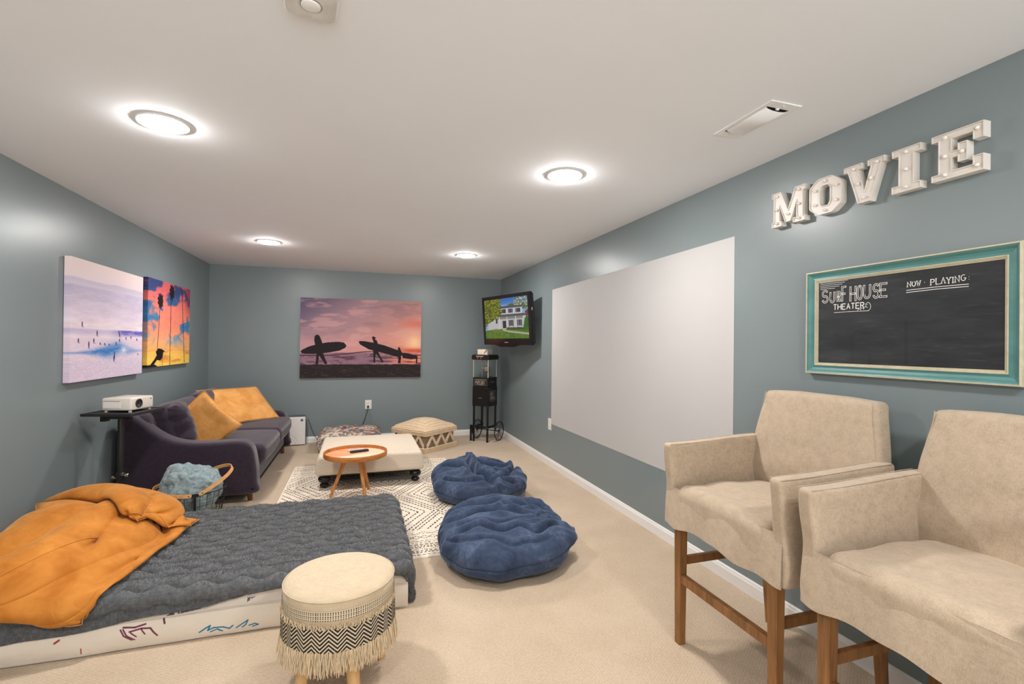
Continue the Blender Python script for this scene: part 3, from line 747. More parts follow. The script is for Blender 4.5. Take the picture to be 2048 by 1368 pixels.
def art_tv(u, v):
    n = fbm(u * 22, v * 22, 81, 4); n2 = fbm(u * 60, v * 60, 83, 3); n3 = fbm(u * 90, v * 40, 85, 2)
    c = mixc((62, 124, 208), (150, 190, 236), ss(0, .32, v))
    c = mixc(c, (228, 232, 240), np.exp(-((u - .42) / .12) ** 2 - ((v - .2) / .03) ** 2) * .7)
    c = mixc(c, mixc((44, 74, 30), (110, 140, 70), n), inpoly(u, v, [(.52, .24), (.58, .17), (.66, .14), (.74, .19), (.80, .14), (.93, .16), (1, .25), (1, .3), (.52, .3)]) * 1.)
    tr = (n + .2 * n2 > .48 + .6 * abs(v - .08)) & (u > .7) & (v < .35); c = mixc(c, mixc((60, 90, 40), (226, 222, 200), ss(.35, .65, n2)), tr * .9)
    # house
    c = mixc(c, (226, 226, 232), inpoly(u, v, [(.37, .24), (.88, .245), (.88, .42), (.37, .42)]) * 1.)
    c = mixc(c, (86, 92, 100), inpoly(u, v, [(.33, .25), (.36, .19), (.84, .20), (.89, .25)]) * 1.)
    c = mixc(c, (214, 214, 218), inpoly(u, v, [(.10, .46), (.95, .46), (.95, .78), (.06, .78)]) * 1.)
    c = mixc(c, (150, 150, 132), inpoly(u, v, [(.25, .46), (.90, .46), (.90, .52), (.25, .52)]) * 1.)
    c = mixc(c, (92, 98, 104), inpoly(u, v, [(.22, .46), (.28, .40), (.92, .40), (.96, .46)]) * 1.)
    for x0 in (.43, .59, .75):
        c = mixc(c, (70, 78, 92), inpoly(u, v, [(x0, .27), (x0 + .065, .27), (x0 + .065, .37), (x0, .37)]) * 1.)
        for d in (-.02, .068): c = mixc(c, (24, 26, 30), inpoly(u, v, [(x0 + d, .27), (x0 + d + .016, .27), (x0 + d + .016, .37), (x0 + d, .37)]) * 1.)
    for x0 in (.60, .78):
        c = mixc(c, (84, 90, 100), inpoly(u, v, [(x0, .55), (x0 + .055, .55), (x0 + .055, .69), (x0, .69)]) * 1.)
        for d in (-.025, .058): c = mixc(c, (22, 22, 28), inpoly(u, v, [(x0 + d, .55), (x0 + d + .02, .55), (x0 + d + .02, .70), (x0 + d, .70)]) * 1.)
    c = mixc(c, (42, 46, 52), inpoly(u, v, [(.43, .56), (.51, .56), (.51, .74), (.43, .74)]) * 1.)
    c = mixc(c, (60, 62, 70), inpoly(u, v, [(.27, .5), (.31, .5), (.31, .62), (.27, .62)]) * 1.)
    for x0 in (.36, .535, .73, .89): c = mixc(c, (238, 236, 232), (abs(u - x0) < .009) * (v > .46) * (v < .78) * 1.)
    c = mixc(c, (198, 176, 150), inpoly(u, v, [(.06, .78), (.30, .74), (.30, .85), (.06, .88)]) * 1.)
    g = mixc((62, 112, 30), (128, 160, 62), n); lawn = .80 + .0 * u - .03 * (u - .3)
    c = mixc(c, g, (v > .76 + .09 * np.clip(.4 - u, 0, 1)) * 1.)
    c = mixc(c, (206, 194, 176), inpoly(u, v, [(.43, .74), (.52, .74), (.49, .79), (.62, .815), (1, .87), (1, .915), (.56, .845), (.42, .80)]) * 1.)
    bush = (segdist(u, v, (.55, .755), (.9, .765)) < .022 + .02 * n); c = mixc(c, mixc((36, 70, 26), (90, 130, 50), n2), bush * 1.)
    c = mixc(c, mixc((30, 80, 26), (84, 150, 50), n2), inpoly(u, v, [(.87, .79), (.92, .52), (.97, .46), (1, .5), (1, .8)]) * 1.)
    c = mixc(c, mixc((90, 40, 60), (150, 90, 70), n2), inpoly(u, v, [(.93, .36), (1, .3), (1, .45), (.95, .48)]) * 1.)
    tree = mixc(mixc((40, 66, 22), (120, 146, 40), n), (216, 196, 60), ss(.52, .72, n2))
    c = mixc(c, tree, ((u + .1 * n) < .40 * (1 - ss(.35, .72, v)) + .06) * (v < .9) * 1.)
    return c
u, v, c = canvas_face(art_tv, 260, 170)
V = np.stack([sw0 + u * (sw1 - sw0), np.full(u.shape, .006), sh1 - v * (sh1 - sh0)], -1)
fast_mesh('screen', V, grid_faces(260, 170), paint_mat('tv_picture', rough=0.2, emit=0.62), t, color=c)
b = MB(); b.box((-.042, -.001, -TH + .028), (.042, .001, -TH + .036)); b.build('badge_lettering', mat('silver', (.5, .5, .5), rough=.3, metal=.5), t)
b = MB(); b.tube([(.05, .10, 0), (.16, .20, .0), (.0, .295, .01)], .018, 8); b.build('mount_arm', TVM, t)
for o_ in (t,):
    pass
t = None

# ================================================================ electrical outlets
def outlet(label, loc, rz, cat='outlet', plug=False):
    t = thing('electrical_outlet', label, cat, loc, rz, 'wall outlets')
    PW = mat('outlet_white', (.78, .77, .75), rough=.35, vamt=.01)
    b = MB(); b.box((-.046, -.007, -.066), (.046, -.0003, .066), .004); b.build('cover_plate', PW, t)
    for z in (-.026, .026):
        b = MB(); b.prism([(x, y + z) for x, y in rrect(.018, .016, .008, 4)], -.010, -.006, 'y'); b.build('receptacle', PW, t)
        if plug and z < 0: continue
        b = MB()
        for x in (-.007, .007): b.box((x - .0012, -.0104, z - .006), (x + .0012, -.0099, z + .005))
        b.box((-.0025, -.0104, z - .014), (.0025, -.0099, z - .010)); b.build('slots', DARK, t)
    return t
outlet('white double outlet on the back wall with a black plug in it', (0.147, YB, 0.514), 0, plug=True)
outlet('white single wall outlet on right wall at lower left corner of the projection screen', (XR, 5.196, 0.484), radians(-90))
CORDM = mat('cord_black', (.012, .012, .012), rough=.5)
b = MB(); b.box((.130, YB - .052, .476), (.158, YB - .0105, .500), .006)
b.tube([(.144, YB - .045, .482), (.138, YB - .050, .43), (.10, YB - .04, .30), (.04, YB - .035, .16), (-.02, YB - .03, .05), (-.10, YB - .04, .012), (-.20, YB - .06, .008)], .0042, 6)
tag(b.build('power_cord', CORDM, smooth=True), 'black plug and cord hanging down the back wall from the outlet', 'power cord', 'cords by the back wall')
b = MB()
b.tube([(.150, YB - .018, .446), (.165, YB - .014, .40), (.20, YB - .008, .30), (.215, YB - .008, .18), (.21, YB - .02, .05), (.2, YB - .04, .006)], .0018, 6)
tag(b.build('power_cord', mat('cord_grey', (.25, .27, .27), rough=.5), smooth=True), 'thin grey cord hanging right of the black cord below the outlet', 'power cord', 'cords by the back wall')
# ================================================================ bar chairs
OAK = wood_mat('chair_oak', srgb(108, 74, 40), srgb(158, 110, 64), (1, 1, 0.07), 34, 0.5)
LINEN = weave_mat('linen_slipcover', srgb(196, 178, 156), srgb(166, 148, 126), scale=900, slub=(1, 14, 1))
def tapered(b, p0, p1, s0, s1, bev=0.004):
    """square leg from p0 (bottom) to p1 (top) with chamfered corners"""
    out = []
    for (p, s_) in ((p0, s0), (p1, s1)):
        c = s_ / 2; k = bev
        out += [(p[0] + x, p[1] + y, p[2]) for x, y in ((-c + k, -c), (c - k, -c), (c, -c + k), (c, c - k), (c - k, c), (-c + k, c), (-c, c - k), (-c, -c + k))]
    b.add(out, [(i, (i + 1) % 8, 8 + (i + 1) % 8, 8 + i) for i in range(8)] + [tuple(range(8))[::-1], tuple(range(8, 16))])
def soft(nu, nv, fn):
    """closed quad strip surface from a parametric sheet"""
    u, v = np.meshgrid(np.linspace(0, 1, nu), np.linspace(0, 1, nv), indexing='ij')
    return np.stack(fn(u, v), -1).reshape(-1, 3)
def cushion_box(lo, hi, r, n, wr=None, seed=0, sub=None):
    """rounded box as a dense quad mesh; wr(P, N) optional displacement -> verts, faces"""
    lo = np.array(lo, float); hi = np.array(hi, float); c = (lo + hi) / 2; h = (hi - lo) / 2
    Vs = []; Fs = []; off = 0
    t = np.linspace(-1, 1, n)
    # more samples near the edges
    t = np.sign(t) * (1 - (1 - abs(t)) ** 1.25)
    A, B = np.meshgrid(t, t, indexing='ij')
    for ax in range(3):
        for sg in (-1, 1):
            P = np.zeros((n, n, 3)); P[..., ax] = sg; P[..., (ax + 1) % 3] = A; P[..., (ax + 2) % 3] = B
            P = P.reshape(-1, 3) * h
            Vs.append(P); Fs.append(grid_faces(n, n, off, flip=(sg < 0))); off += n * n
    V = np.concatenate(Vs); F = np.concatenate(Fs)
    inner = np.maximum(h - r, 1e-4); cl = np.clip(V, -inner, inner); d = V - cl
    # square to round on the shell
    L = np.linalg.norm(d, axis=1, keepdims=True); m_ = np.max(abs(d) / np.maximum(1e-9, np.minimum(r, h)), axis=1, keepdims=True)
    N = np.where(L > 1e-9, d / np.maximum(L, 1e-9), 0); V = cl + N * np.minimum(r, h.min()) * np.clip(m_, 0, 1)
    key = np.round(V, 5); _, idx, inv = np.unique(key, axis=0, return_index=True, return_inverse=True); inv = inv.ravel()
    V = V[idx]; N = N[idx]; F = inv[F]
    good = np.array([len(set(f)) == 4 for f in F.tolist()]); F = F[good]
    V = V + c
    return V, F, N
def smooth_normals(V, F):
    N = np.zeros_like(V); a, b_, c_, d_ = V[F[:, 0]], V[F[:, 1]], V[F[:, 2]], V[F[:, 3]]
    fn = np.cross(c_ - a, d_ - b_)
    for k in range(4): np.add.at(N, F[:, k], fn)
    return N / np.maximum(1e-9, np.linalg.norm(N, axis=1, keepdims=True))

# local frame of a bar chair: origin on the floor under the seat centre, front = -x
CW, CD = 0.315, 0.29          # half width (y), half depth (x)
def hemz(x, y, seed):
    return 0.562 + 0.010 * np.sin(y * 9 + seed) + 0.008 * np.sin(x * 13 + seed * 2)
def sheet(name, m, parent, pts_fn, nu, nv, thick=0.006):
    pass
def make_bar_chair(label, loc, rz, seed):
    t = thing('bar_chair', label, 'bar chair', loc, rz, 'slipcovered bar chairs')
    for sx, sy in ((-1, 1), (-1, -1), (1, 1), (1, -1)):
        b = MB(); x1, y1 = sx * (CD - 0.032), sy * (CW - 0.042)
        if sx > 0: tapered(b, (x1 + 0.035, y1 + sy * 0.004, 0), (x1 - 0.02, y1, 0.66), 0.034, 0.046)
        else: tapered(b, (x1, y1, 0), (x1, y1, 0.66), 0.037, 0.047)
        b.build('leg', OAK, t)
    xf, xb, yl = -(CD - 0.032), CD - 0.02, CW - 0.042
    b = MB(); b.box((xf - 0.014, -yl, 0.292), (xf + 0.014, yl, 0.332), 0.003); b.build('foot_rail', OAK, t)
    b = MB(); b.box((xb - 0.022, -yl, 0.300), (xb + 0.004, yl, 0.335), 0.003); b.build('stretcher', OAK, t)
    for sy in (-1, 1):
        b = MB(); b.box((xf, sy * yl - 0.011, 0.372), (xb, sy * yl + 0.011, 0.410), 0.003); b.build('stretcher', OAK, t)
    r_ = np.random.RandomState(seed)
    # ---- seat: crowned cushion inside the arms
    n = 44
    V, F, N = cushion_box((-CD - 0.012, -CW + 0.052, 0.60), (CD - 0.06, CW - 0.052, 0.752), 0.045, n)
    k = V[:, 2] > 0.70
    V[:, 2] += k * (0.022 * np.cos(V[:, 1] / (CW) * 1.4) * np.cos(V[:, 0] / CD * 1.1) - 0.020 * ss(0.0, CD, V[:, 0]))
    wr = 0.006 * np.sin(V[:, 0] * 30 + 6 * fbm(V[:, 0] * 6, V[:, 1] * 6 + seed, 3)) * fbm(V[:, 0] * 5 + seed, V[:, 1] * 5, 5)
    V += smooth_normals(V, F) * wr[:, None]
    fast_mesh('seat', V, F, LINEN, t)
    # ---- backrest: leaning outwards to the top
    V, F, N = cushion_box((CD - 0.105, -CW + 0.004, 0.60), (CD - 0.02, CW - 0.004, 1.203), 0.024, n)
    hz = np.clip((V[:, 2] - 0.60) / 0.6, 0, 1)
    V[:, 0] += 0.055 * hz ** 1.6 + 0.006 * np.sin(hz * 5 + V[:, 1] * 8)
    V[:, 1] *= 1 - 0.10 * ss(0.55, 1.0, hz)
    V[:, 2] -= 0.010 * ss(0.1, CW, abs(V[:, 1])) * ss(0.8, 1.0, hz)
    front = N[:, 0] < -0.3
    V[:, 0] -= 0.016 * np.cos(V[:, 1] / CW * 1.5) * np.sin(np.clip(hz, 0, 1) * pi) * (V[:, 0] < CD - 0.02 + 0.055 * hz - 0.03)
    wr = 0.006 * np.sin(V[:, 2] * 34 + V[:, 1] * 9 + 5 * fbm(V[:, 1] * 5, V[:, 2] * 5 + seed, 13)) * (1 - ss(0.2, .75, hz))
    V += smooth_normals(V, F) * wr[:, None]
    fast_mesh('backrest', V, F, LINEN, t)
    # ---- arms: cloth panels from the arm top down to the hem
    for sy in (-1, 1):
        V, F, N = cushion_box((-CD - 0.006, sy * CW - 0.032, 0.56), (CD - 0.03, sy * CW + 0.026, 0.945), 0.016, n)
        hz = (V[:, 2] - 0.56) / 0.385
        # the arm top slopes up to the back, the front edge leans out at the top
        V[:, 2] += 0.022 * ss(-CD, CD, V[:, 0]) * hz
        V[:, 0] -= 0.022 * ss(-CD + 0.12, -CD - 0.01, V[:, 0]) * ss(0.3, 1.0, hz)
        low = 1 - ss(0.0, 0.16, hz)
        V[:, 2] += (1 - ss(0.0, 0.5, hz)) * 0.085 * ss(-0.05, CD, V[:, 0])
        V[:, 2] += low * (0.008 * np.sin(V[:, 0] * 17 + seed * 1.3))
        out = 0.010 * low * np.sin(V[:, 0] * 15 + seed) + 0.004 * np.sin(V[:, 2] * 26 + V[:, 0] * 15 + 4 * fbm(V[:, 0] * 7 + seed, V[:, 2] * 7, 23)) * fbm(V[:, 0] * 4, V[:, 2] * 5, 29 + seed)
        V[:, 1] += sy * out
        V[:, 1] += sy * 0.012 * (1 - ss(0.0, .6, hz))
        fast_mesh('arm', V, F, LINEN, t)
        # raised seam along the arm's top edge
        xs = np.linspace(-CD - 0.024, CD - 0.05, 26)
        for e in (-0.030, 0.024):
            b = MB(); b.tube([(x, sy * (CW) + e * 0.95, 0.9435 + 0.022 * float(ss(-CD, CD, x))) for x in xs], 0.0016, 5)
            b.build('seam', LINEN, t, smooth=True)
    # ---- front and back skirts hanging over the rails
    for nm, x0, wv in (('front_skirt', -CD - 0.010, 1), ('back_skirt', CD - 0.016, 0.5)):
        nu, nv = 70, 26
        u, v = np.meshgrid(np.linspace(-1, 1, nu), np.linspace(0, 1, nv), indexing='ij')
        hem = 0.558 + 0.022 * np.exp(-((u - 0.15) / 0.5) ** 2) + 0.005 * np.sin(u * 11 + seed)
        if wv < 1: hem = hem + 0.115
        z = 0.742 * (1 - v) + hem * v
        y = u * (CW + 0.020)
        x = x0 - wv * (0.004 + (0.009 * v * np.sin(u * 7 + seed) + 0.012 * v) * (1 - u ** 4)) + 0.010 * (1 - v) ** 2 * (0 if wv < 1 else 1)
        P0 = np.stack([x, y, z], -1).reshape(-1, 3); P1 = P0 + np.array([0.004, 0, 0])
        F0 = grid_faces(nu, nv); F1 = grid_faces(nu, nv, nu * nv, True)
        fast_mesh(nm, np.concatenate([P0, P1]), np.concatenate([F0, F1]), LINEN, t)
    # seams on the backrest
    def bx(z): 
        h_ = (z - 0.60) / 0.6; return CD - 0.105 + 0.055 * max(0, h_) ** 1.6
    zs = np.linspace(0.96, 1.19, 14)
    for sy in (-1, 1):
        b = MB(); b.tube([(bx(z) + 0.004, sy * (CW - 0.018) * (1 - 0.10 * float(ss(0.55, 1.0, (z - .6) / .6))), z) for z in zs], 0.0016, 5)
        b.build('seam', LINEN, t, smooth=True)
    return t
make_bar_chair('beige linen slipcovered bar chair, fully in view, beside the projection screen', (1.735, 1.655, 0), 0.0, 3)
make_bar_chair('beige linen slipcovered bar chair nearest the camera, cut off by the right edge', (1.735, 0.905, 0), 0.0, 8)

# ================================================================ fringed stool
NAT = weave_mat('natural_cotton', srgb(214, 196, 168), srgb(192, 172, 142), scale=1200)
SX, SY = -0.062, 2.165
t = thing('fringed_stool', 'round cream stool with black zigzag band, cotton fringe and pale wood legs', 'stool', (SX, SY, 0))
R = 0.222
b = MB(); b.lathe([(0.001, 0.447), (0.08, 0.4465), (0.15, 0.443), (0.19, 0.437), (0.207, 0.430), (R - 0.004, 0.424), (R, 0.417), (R, 0.398), (R - 0.002, 0.345), (R - 0.006, 0.24), (0.001, 0.24)], n=96, cap=False)
b.build('seat', NAT, t, smooth=True)
b = MB(); b.tube([((R + 0.0005) * cos(a), (R + 0.0005) * sin(a), 0.4215) for a in np.linspace(0, 2 * pi, 97)[:-1]], 0.0022, 6, closed=True)
b.build('piping', NAT, t, smooth=True)
# woven bands: colour painted per vertex
def band(name, z0, z1, r0, nz, na, fn):
    a, z = np.meshgrid(np.linspace(0, 2 * pi, na), np.linspace(z0, z1, nz), indexing='ij')
    v = (z1 - z) / (z1 - z0); c, bump_ = fn(a, v)
    r_ = r0 + bump_
    V = np.stack([r_ * np.cos(a), r_ * np.sin(a), z], -1).reshape(-1, 3); c = np.clip(c / 255., 0, 1)
    lin = np.where(c <= .04045, c / 12.92, ((c + .055) / 1.055) ** 2.4).reshape(-1, 3)
    return fast_mesh(name, V, grid_faces(na, nz), BANDM, t, color=lin)
BANDM = paint_mat('woven_band', rough=0.9, spec=0.1)
def houndstooth(a, v):
    n = 150; p = (a * n / (2 * pi)) % 1; q = (v * 5) % 1
    k = (p > .38) & (q > .34) | ((p > .75) & (q <= .34)) * 0
    c = mixc(np.array((222, 206, 178)) + 0 * a[..., None], (34, 32, 34), k * 1.0); return c, 0.0012 * k
def zigzag(a, v):
    n = 22; tri = abs(((a * n / (2 * pi)) % 1) * 2 - 1)
    w_ = (v * 3.6 + tri * 1.25) % 0.62; k = (w_ > .27)
    fl = fbm(a * 160, v * 26, 3, 2)
    c = mixc(np.array((224, 208, 180)) + 0 * a[..., None], (38, 34, 36), k * np.clip(.75 + fl * .5, 0, 1)); return c, 0.0016 * k + 0.0004 * fl
band('houndstooth_band', 0.352, 0.388, R + 0.0015, 31, 901, houndstooth)
band('zigzag_band', 0.232, 0.322, R + 0.0045, 61, 1201, zigzag)
def tassels(name, ztop, zlen, r0, n, thick, spread, seed):
    g = np.random.RandomState(seed); Vs = []; Fs = []; o = 0; ns = 7; sd = 4
    for i in range(n):
        a0 = 2 * pi * i / n + g.uniform(-.5, .5) * 2 * pi / n; L = zlen * g.uniform(.82, 1.08); da = g.normal(0, .03); dr = spread * g.uniform(.4, 1.1)
        rr = r0 + g.uniform(-.004, .006)
        for j in range(ns):
            s_ = j / (ns - 1); a = a0 + da * s_ ** 1.5 + .008 * sin(s_ * 7 + i); r_ = rr + dr * s_ * (1.3 - .5 * s_) ; z = ztop - L * s_
            th = thick * (1 - .35 * (s_ > .95)); ca, sa = cos(a), sin(a)
            for k in range(sd):
                q = 2 * pi * k / sd + .7; du, dv = th * cos(q), th * sin(q)
                Vs.append(((r_ + du) * ca - dv * sa, (r_ + du) * sa + dv * ca, z))
            if j:
                for k in range(sd): Fs.append((o + (j - 1) * sd + k, o + (j - 1) * sd + (k + 1) % sd, o + j * sd + (k + 1) % sd, o + j * sd + k))
        o += ns * sd
    return np.array(Vs), np.array(Fs)
FR = mat('fringe_cotton', srgb(226, 204, 168), rough=0.9, vscale=60, vamt=0.12, sheen=0.3)
V, F = tassels('fringe', 0.236, 0.088, R + 0.003, 620, 0.0017, 0.016, 5)
V2, F2 = tassels('fringe', 0.236, 0.080, R + 0.000, 420, 0.0016, 0.004, 9)
tag(fast_mesh('fringe', np.concatenate([V, V2]), np.concatenate([F, F2 + len(V)]), FR, t), kind='stuff')
V, F = tassels('short_fringe', 0.340, 0.020, R + 0.001, 420, 0.0015, 0.005, 6)
tag(fast_mesh('short_fringe', V, F, FR, t), kind='stuff')
PINE = wood_mat('pale_pine', srgb(206, 160, 104), srgb(226, 188, 134), (1, 1, 0.12), 22, 0.5)
for k, deg in enumerate((218, 265 - 360 + 25, 22, 128)):
    a = radians(deg); b = MB()
    x0, y0 = 0.135 * cos(a), 0.135 * sin(a); x1, y1 = 0.188 * cos(a), 0.188 * sin(a)
    b.tube([(x1, y1, 0.0), (x1, y1, 0.006), ((x0 + x1) / 2, (y0 + y1) / 2, 0.125), (x0, y0, 0.25)], [0.0215, 0.0235, 0.0255, 0.0265], 20)
    b.build('leg', PINE, t, smooth=True, autosmooth=40)

# ================================================================ rug
RX0, RX1, RY0, RY1 = -0.665, 1.03, 3.175, 5.87
def art_rug(u, v):
    x = u * (RX1 - RX0); y = v * (RY1 - RY0)       # metres: x across, y from the front edge back
    base = np.array((228, 216, 198)) + 0 * u[..., None] + ((fbm(x * 120, y * 40, 3, 2) - .5) * 22)[..., None]
    k = np.zeros(u.shape)
    dash = lambda s_, p=.030, d=.66: ((s_ / p) % 1) < d
    nz = .0022 * (fbm(x * 40, y * 40, 9, 2) - .5) * 2
    def line_y(y0, w_=.0045, p=.03, d=.66, ph=0): return (abs(y - y0 + nz) < w_) & dash(x + ph, p, d)
    for e0 in (0.0, 1.0):
        yy = y if e0 == 0 else (RY1 - RY0) - y
        for r_, (y0, p, d, w_) in enumerate(((.035, .034, .6, .004), (.075, .026, .55, .006), (.095, .03, .5, .006), (.155, .026, .6, .005), (.175, .022, .5, .006), (.20, .036, .7, .006), (.232, .03, .6, .004), (.262, .034, .75, .004))):
            k = np.maximum(k, (abs(yy - y0 + nz) < w_) & dash(x + r_ * .013, p, d))
        tri = abs(((x / .12) % 1) * 2 - 1)
        k = np.maximum(k, (abs(yy - (.108 + .034 * tri) + nz) < .0045) & dash(x * 1.6, .024, .6))
        k = np.maximum(k, (abs(yy - (.30 + .055 * tri) + nz) < .005) & dash(x * 1.6, .03, .7))
        k = np.maximum(k, (abs(yy - (.355 - .055 * tri) + nz) < .005) & dash(x * 1.6, .03, .7))
        k = np.maximum(k, (abs(yy - (.43 - .045 * tri) + nz) < .004) & dash(x * 1.6, .03, .65))
        k = np.maximum(k, (abs(yy - .39 + nz) < .003) & dash(x, .034, .7))
    # big nested diamonds
    P, Q = .66, .98
    yc = y - (RY1 - RY0) / 2
    dx = abs(((x / P + .0) % 1) - .5) * 2; dy = abs(((yc / Q + .0) % 1) - .5) * 2
    s_ = dx + dy; inb = (abs(yc) < (RY1 - RY0) / 2 - .47)
    along = (dx - dy) * .35
    for lv in (.10, .30, .50, .68, .90, 1.02, 1.14, 1.36, 1.54, 1.74):
        k = np.maximum(k, (abs(s_ - lv + nz * 6) < .021) & dash(along + lv, .046, .70) & inb)
    edge = (x < .018) | (x > RX1 - RX0 - .018) | (y < .016) | (y > RY1 - RY0 - .016)
    k = k * ~edge
    return mixc(base, (44, 38, 38), k * np.clip(.75 + fbm(x * 90, y * 90, 5, 2) * .5, 0, 1))
nu, nv = 480, 700
u, v, c = canvas_face(art_rug, nu, nv)
z = np.full(u.shape, 0.0085) - 0.0 * u
V = np.stack([RX0 + u * (RX1 - RX0), RY0 + v * (RY1 - RY0), z + 0.0008 * (c[:, 0] < .2)], -1)
V = V.reshape(nu, nv, 3); V[0, :, 2] = V[-1, :, 2] = 0.001; V[:, 0, 2] = V[:, -1, 2] = 0.001; V = V.reshape(-1, 3)
tag(fast_mesh('area_rug', V, grid_faces(nu, nv), paint_mat('rug_weave', rough=0.95, spec=0.05, bscale=300), color=c), 'cream area rug with black dashed diamond pattern under the ottoman', 'rug')

# ================================================================ ottoman
CREAMF = None
def ottoman_mat():
    k = NT('ottoman_damask'); v = k.coord()
    # tone on tone ogee: two crossed distorted waves
    def wv(rot):
        mp = k.n('ShaderNodeMapping'); mp.inputs['Rotation'].default_value = rot; k.l(v, mp.inputs['Vector'])
        w_ = k.n('ShaderNodeTexWave', wave_type='RINGS'); w_.inputs['Scale'].default_value = 9; w_.inputs['Distortion'].default_value = 2.0; w_.inputs['Detail'].default_value = 1
        k.l(mp.outputs['Vector'], w_.inputs['Vector']); return w_.outputs['Fac']
    sx = k.n('ShaderNodeSeparateXYZ'); k.l(v, sx.inputs[0])
    hz = k.math('SUBTRACT', sx.outputs['Z'], k.math('MULTIPLY', k.math('SINE', k.math('MULTIPLY', k.math('ADD', sx.outputs['X'], sx.outputs['Y']), 45)), 0.016))
    r_ = k.math('SINE', k.math('MULTIPLY', hz, 210))
    f = k.math('ADD', k.math('MULTIPLY', k.math('GREATER_THAN', r_, 0.2), 0.5), k.math('MULTIPLY', k.noise(v, 20, 3), 0.4))
    k.l(k.ramp(f, [(0.2, srgb(218, 204, 184)), (0.75, srgb(212, 197, 175))]), k.b.inputs['Base Color'])
    k.b.inputs['Roughness'].default_value = 0.8; k.b.inputs['Sheen Weight'].default_value = 0.2
    k.bump(k.noise(v, 400, 2), 0.2, 0.001); return k.m
OTM = ottoman_mat()
t = thing('ottoman', 'large square cream ottoman on turned black feet standing on the rug', 'ottoman', (0.135, 5.42, 0))
V, F, N = cushion_box((-0.515, -0.53, 0.135), (0.515, 0.53, 0.318), 0.035, 50)
V[:, 2] += (V[:, 2] > 0.25) * 0.022 * np.cos(V[:, 0] / 0.515 * 1.5) * np.cos(V[:, 1] / 0.53 * 1.5)
V[:, 0] *= 1 - 0.035 * ss(.15, .32, V[:, 2]); V[:, 1] *= 1 - 0.035 * ss(.15, .32, V[:, 2])
V += smooth_normals(V, F) * (0.002 * fbm(V[:, 0] * 9, V[:, 1] * 9 + V[:, 2] * 9, 3))[:, None]
fast_mesh('cushion', V, F, OTM, t)
GLOSS = mat('gloss_black', (0.006, 0.006, 0.007), rough=0.12, vamt=0.02, spec=0.6)
b = MB(); b.box((-.47, -.49, .118), (.47, .49, .137)); b.build('base_frame', mat('underside_black', (.01, .01, .01), rough=.8), t)
for sx in (-1, 1):
    for sy in (-1, 1):
        b = MB(); b.lathe([(0.001, 0.0105), (0.024, 0.0105), (0.032, 0.016), (0.040, 0.026), (0.042, 0.036), (0.036, 0.046), (0.024, 0.052), (0.026, 0.058), (0.046, 0.066), (0.057, 0.082), (0.058, 0.100), (0.050, 0.114), (0.036, 0.120), (0.001, 0.120)], (sx * 0.435, sy * 0.455, 0), 32, cap=False)
        b.build('foot', GLOSS, t, smooth=True)

# ================================================================ tray table
HONEY = wood_mat('honey_wood', srgb(160, 92, 38), srgb(206, 136, 70), (0.15, 1, 1), 16, 0.4)
HONEYL = wood_mat('honey_leg', srgb(170, 104, 48), srgb(212, 146, 82), (1, 1, 0.1), 24, 0.42)
t = thing('tray_table', 'round honey wood tray table with three splayed legs in front of the ottoman', 'side table', (-0.012, 4.615, 0))
TZ = 0.422; TR = 0.279
b = MB(); b.lathe([(0.001, TZ - .047), (TR - .012, TZ - .047), (TR - .004, TZ - .044), (TR, TZ - .038), (TR, TZ - .003), (TR - .002, TZ), (TR - .006, TZ), (TR - .008, TZ - .003), (TR - .009, TZ - .030), (0.001, TZ - .030)], n=80, cap=False)
b.build('tray', HONEY, t, smooth=True, autosmooth=35)
def art_tray(u, v):
    x, y = u * 2 - 1, 1 - v * 2; n = fbm(u * 4, v * 4, 5)
    c = mixc(np.array((238, 150, 100)) + 0 * u[..., None], (244, 178, 136), ss(.3, .7, n))
    c = mixc(c, (252, 226, 200), ss(-.08, -.02, (-.15 + .45 * x) - y + .1 * (n - .5)) * 1.)
    c = mixc(c, (252, 220, 190), (x > .25) * (y > -.1) * ss(.25, .5, x) * .9)
    c = mixc(c, (168, 128, 132), inpoly(x, y, [(-.25, -1), (.2, -.62), (.62, -.32), (1, -.28), (1, -1)]) * .9)
    k = (np.hypot((x + .42) / .22, (y + .62) / .12) < 1) & (fbm(u * 40, v * 30, 8, 3) > .5); c = mixc(c, (110, 112, 110), k * .8)
    return c
na, nr = 96, 24
a, r_ = np.meshgrid(np.linspace(0, 2 * pi, na), np.linspace(0.0, 1, nr), indexing='ij')
c = art_tray((r_ * np.cos(a) + 1) / 2, (1 - r_ * np.sin(a)) / 2); c = np.clip(c / 255., 0, 1); c = np.where(c <= .04045, c / 12.92, ((c + .055) / 1.055) ** 2.4).reshape(-1, 3)
V = np.stack([r_ * (TR - .0095) * np.cos(a), r_ * (TR - .0095) * np.sin(a), np.full(a.shape, TZ - .0292)], -1).reshape(-1, 3)
fast_mesh('tray_inlay', V, grid_faces(na, nr, flip=True), paint_mat('tray_print', rough=.35, spec=.5), t, color=c)
for deg in (175, 295, 55):
    a = radians(deg); b = MB()
    b.tube([(.215 * cos(a), .215 * sin(a), 0.0103), (.08 * cos(a), .08 * sin(a), TZ - .046)], [.0135, .0185], 16); b.build('leg', HONEYL, t, smooth=True, autosmooth=40)
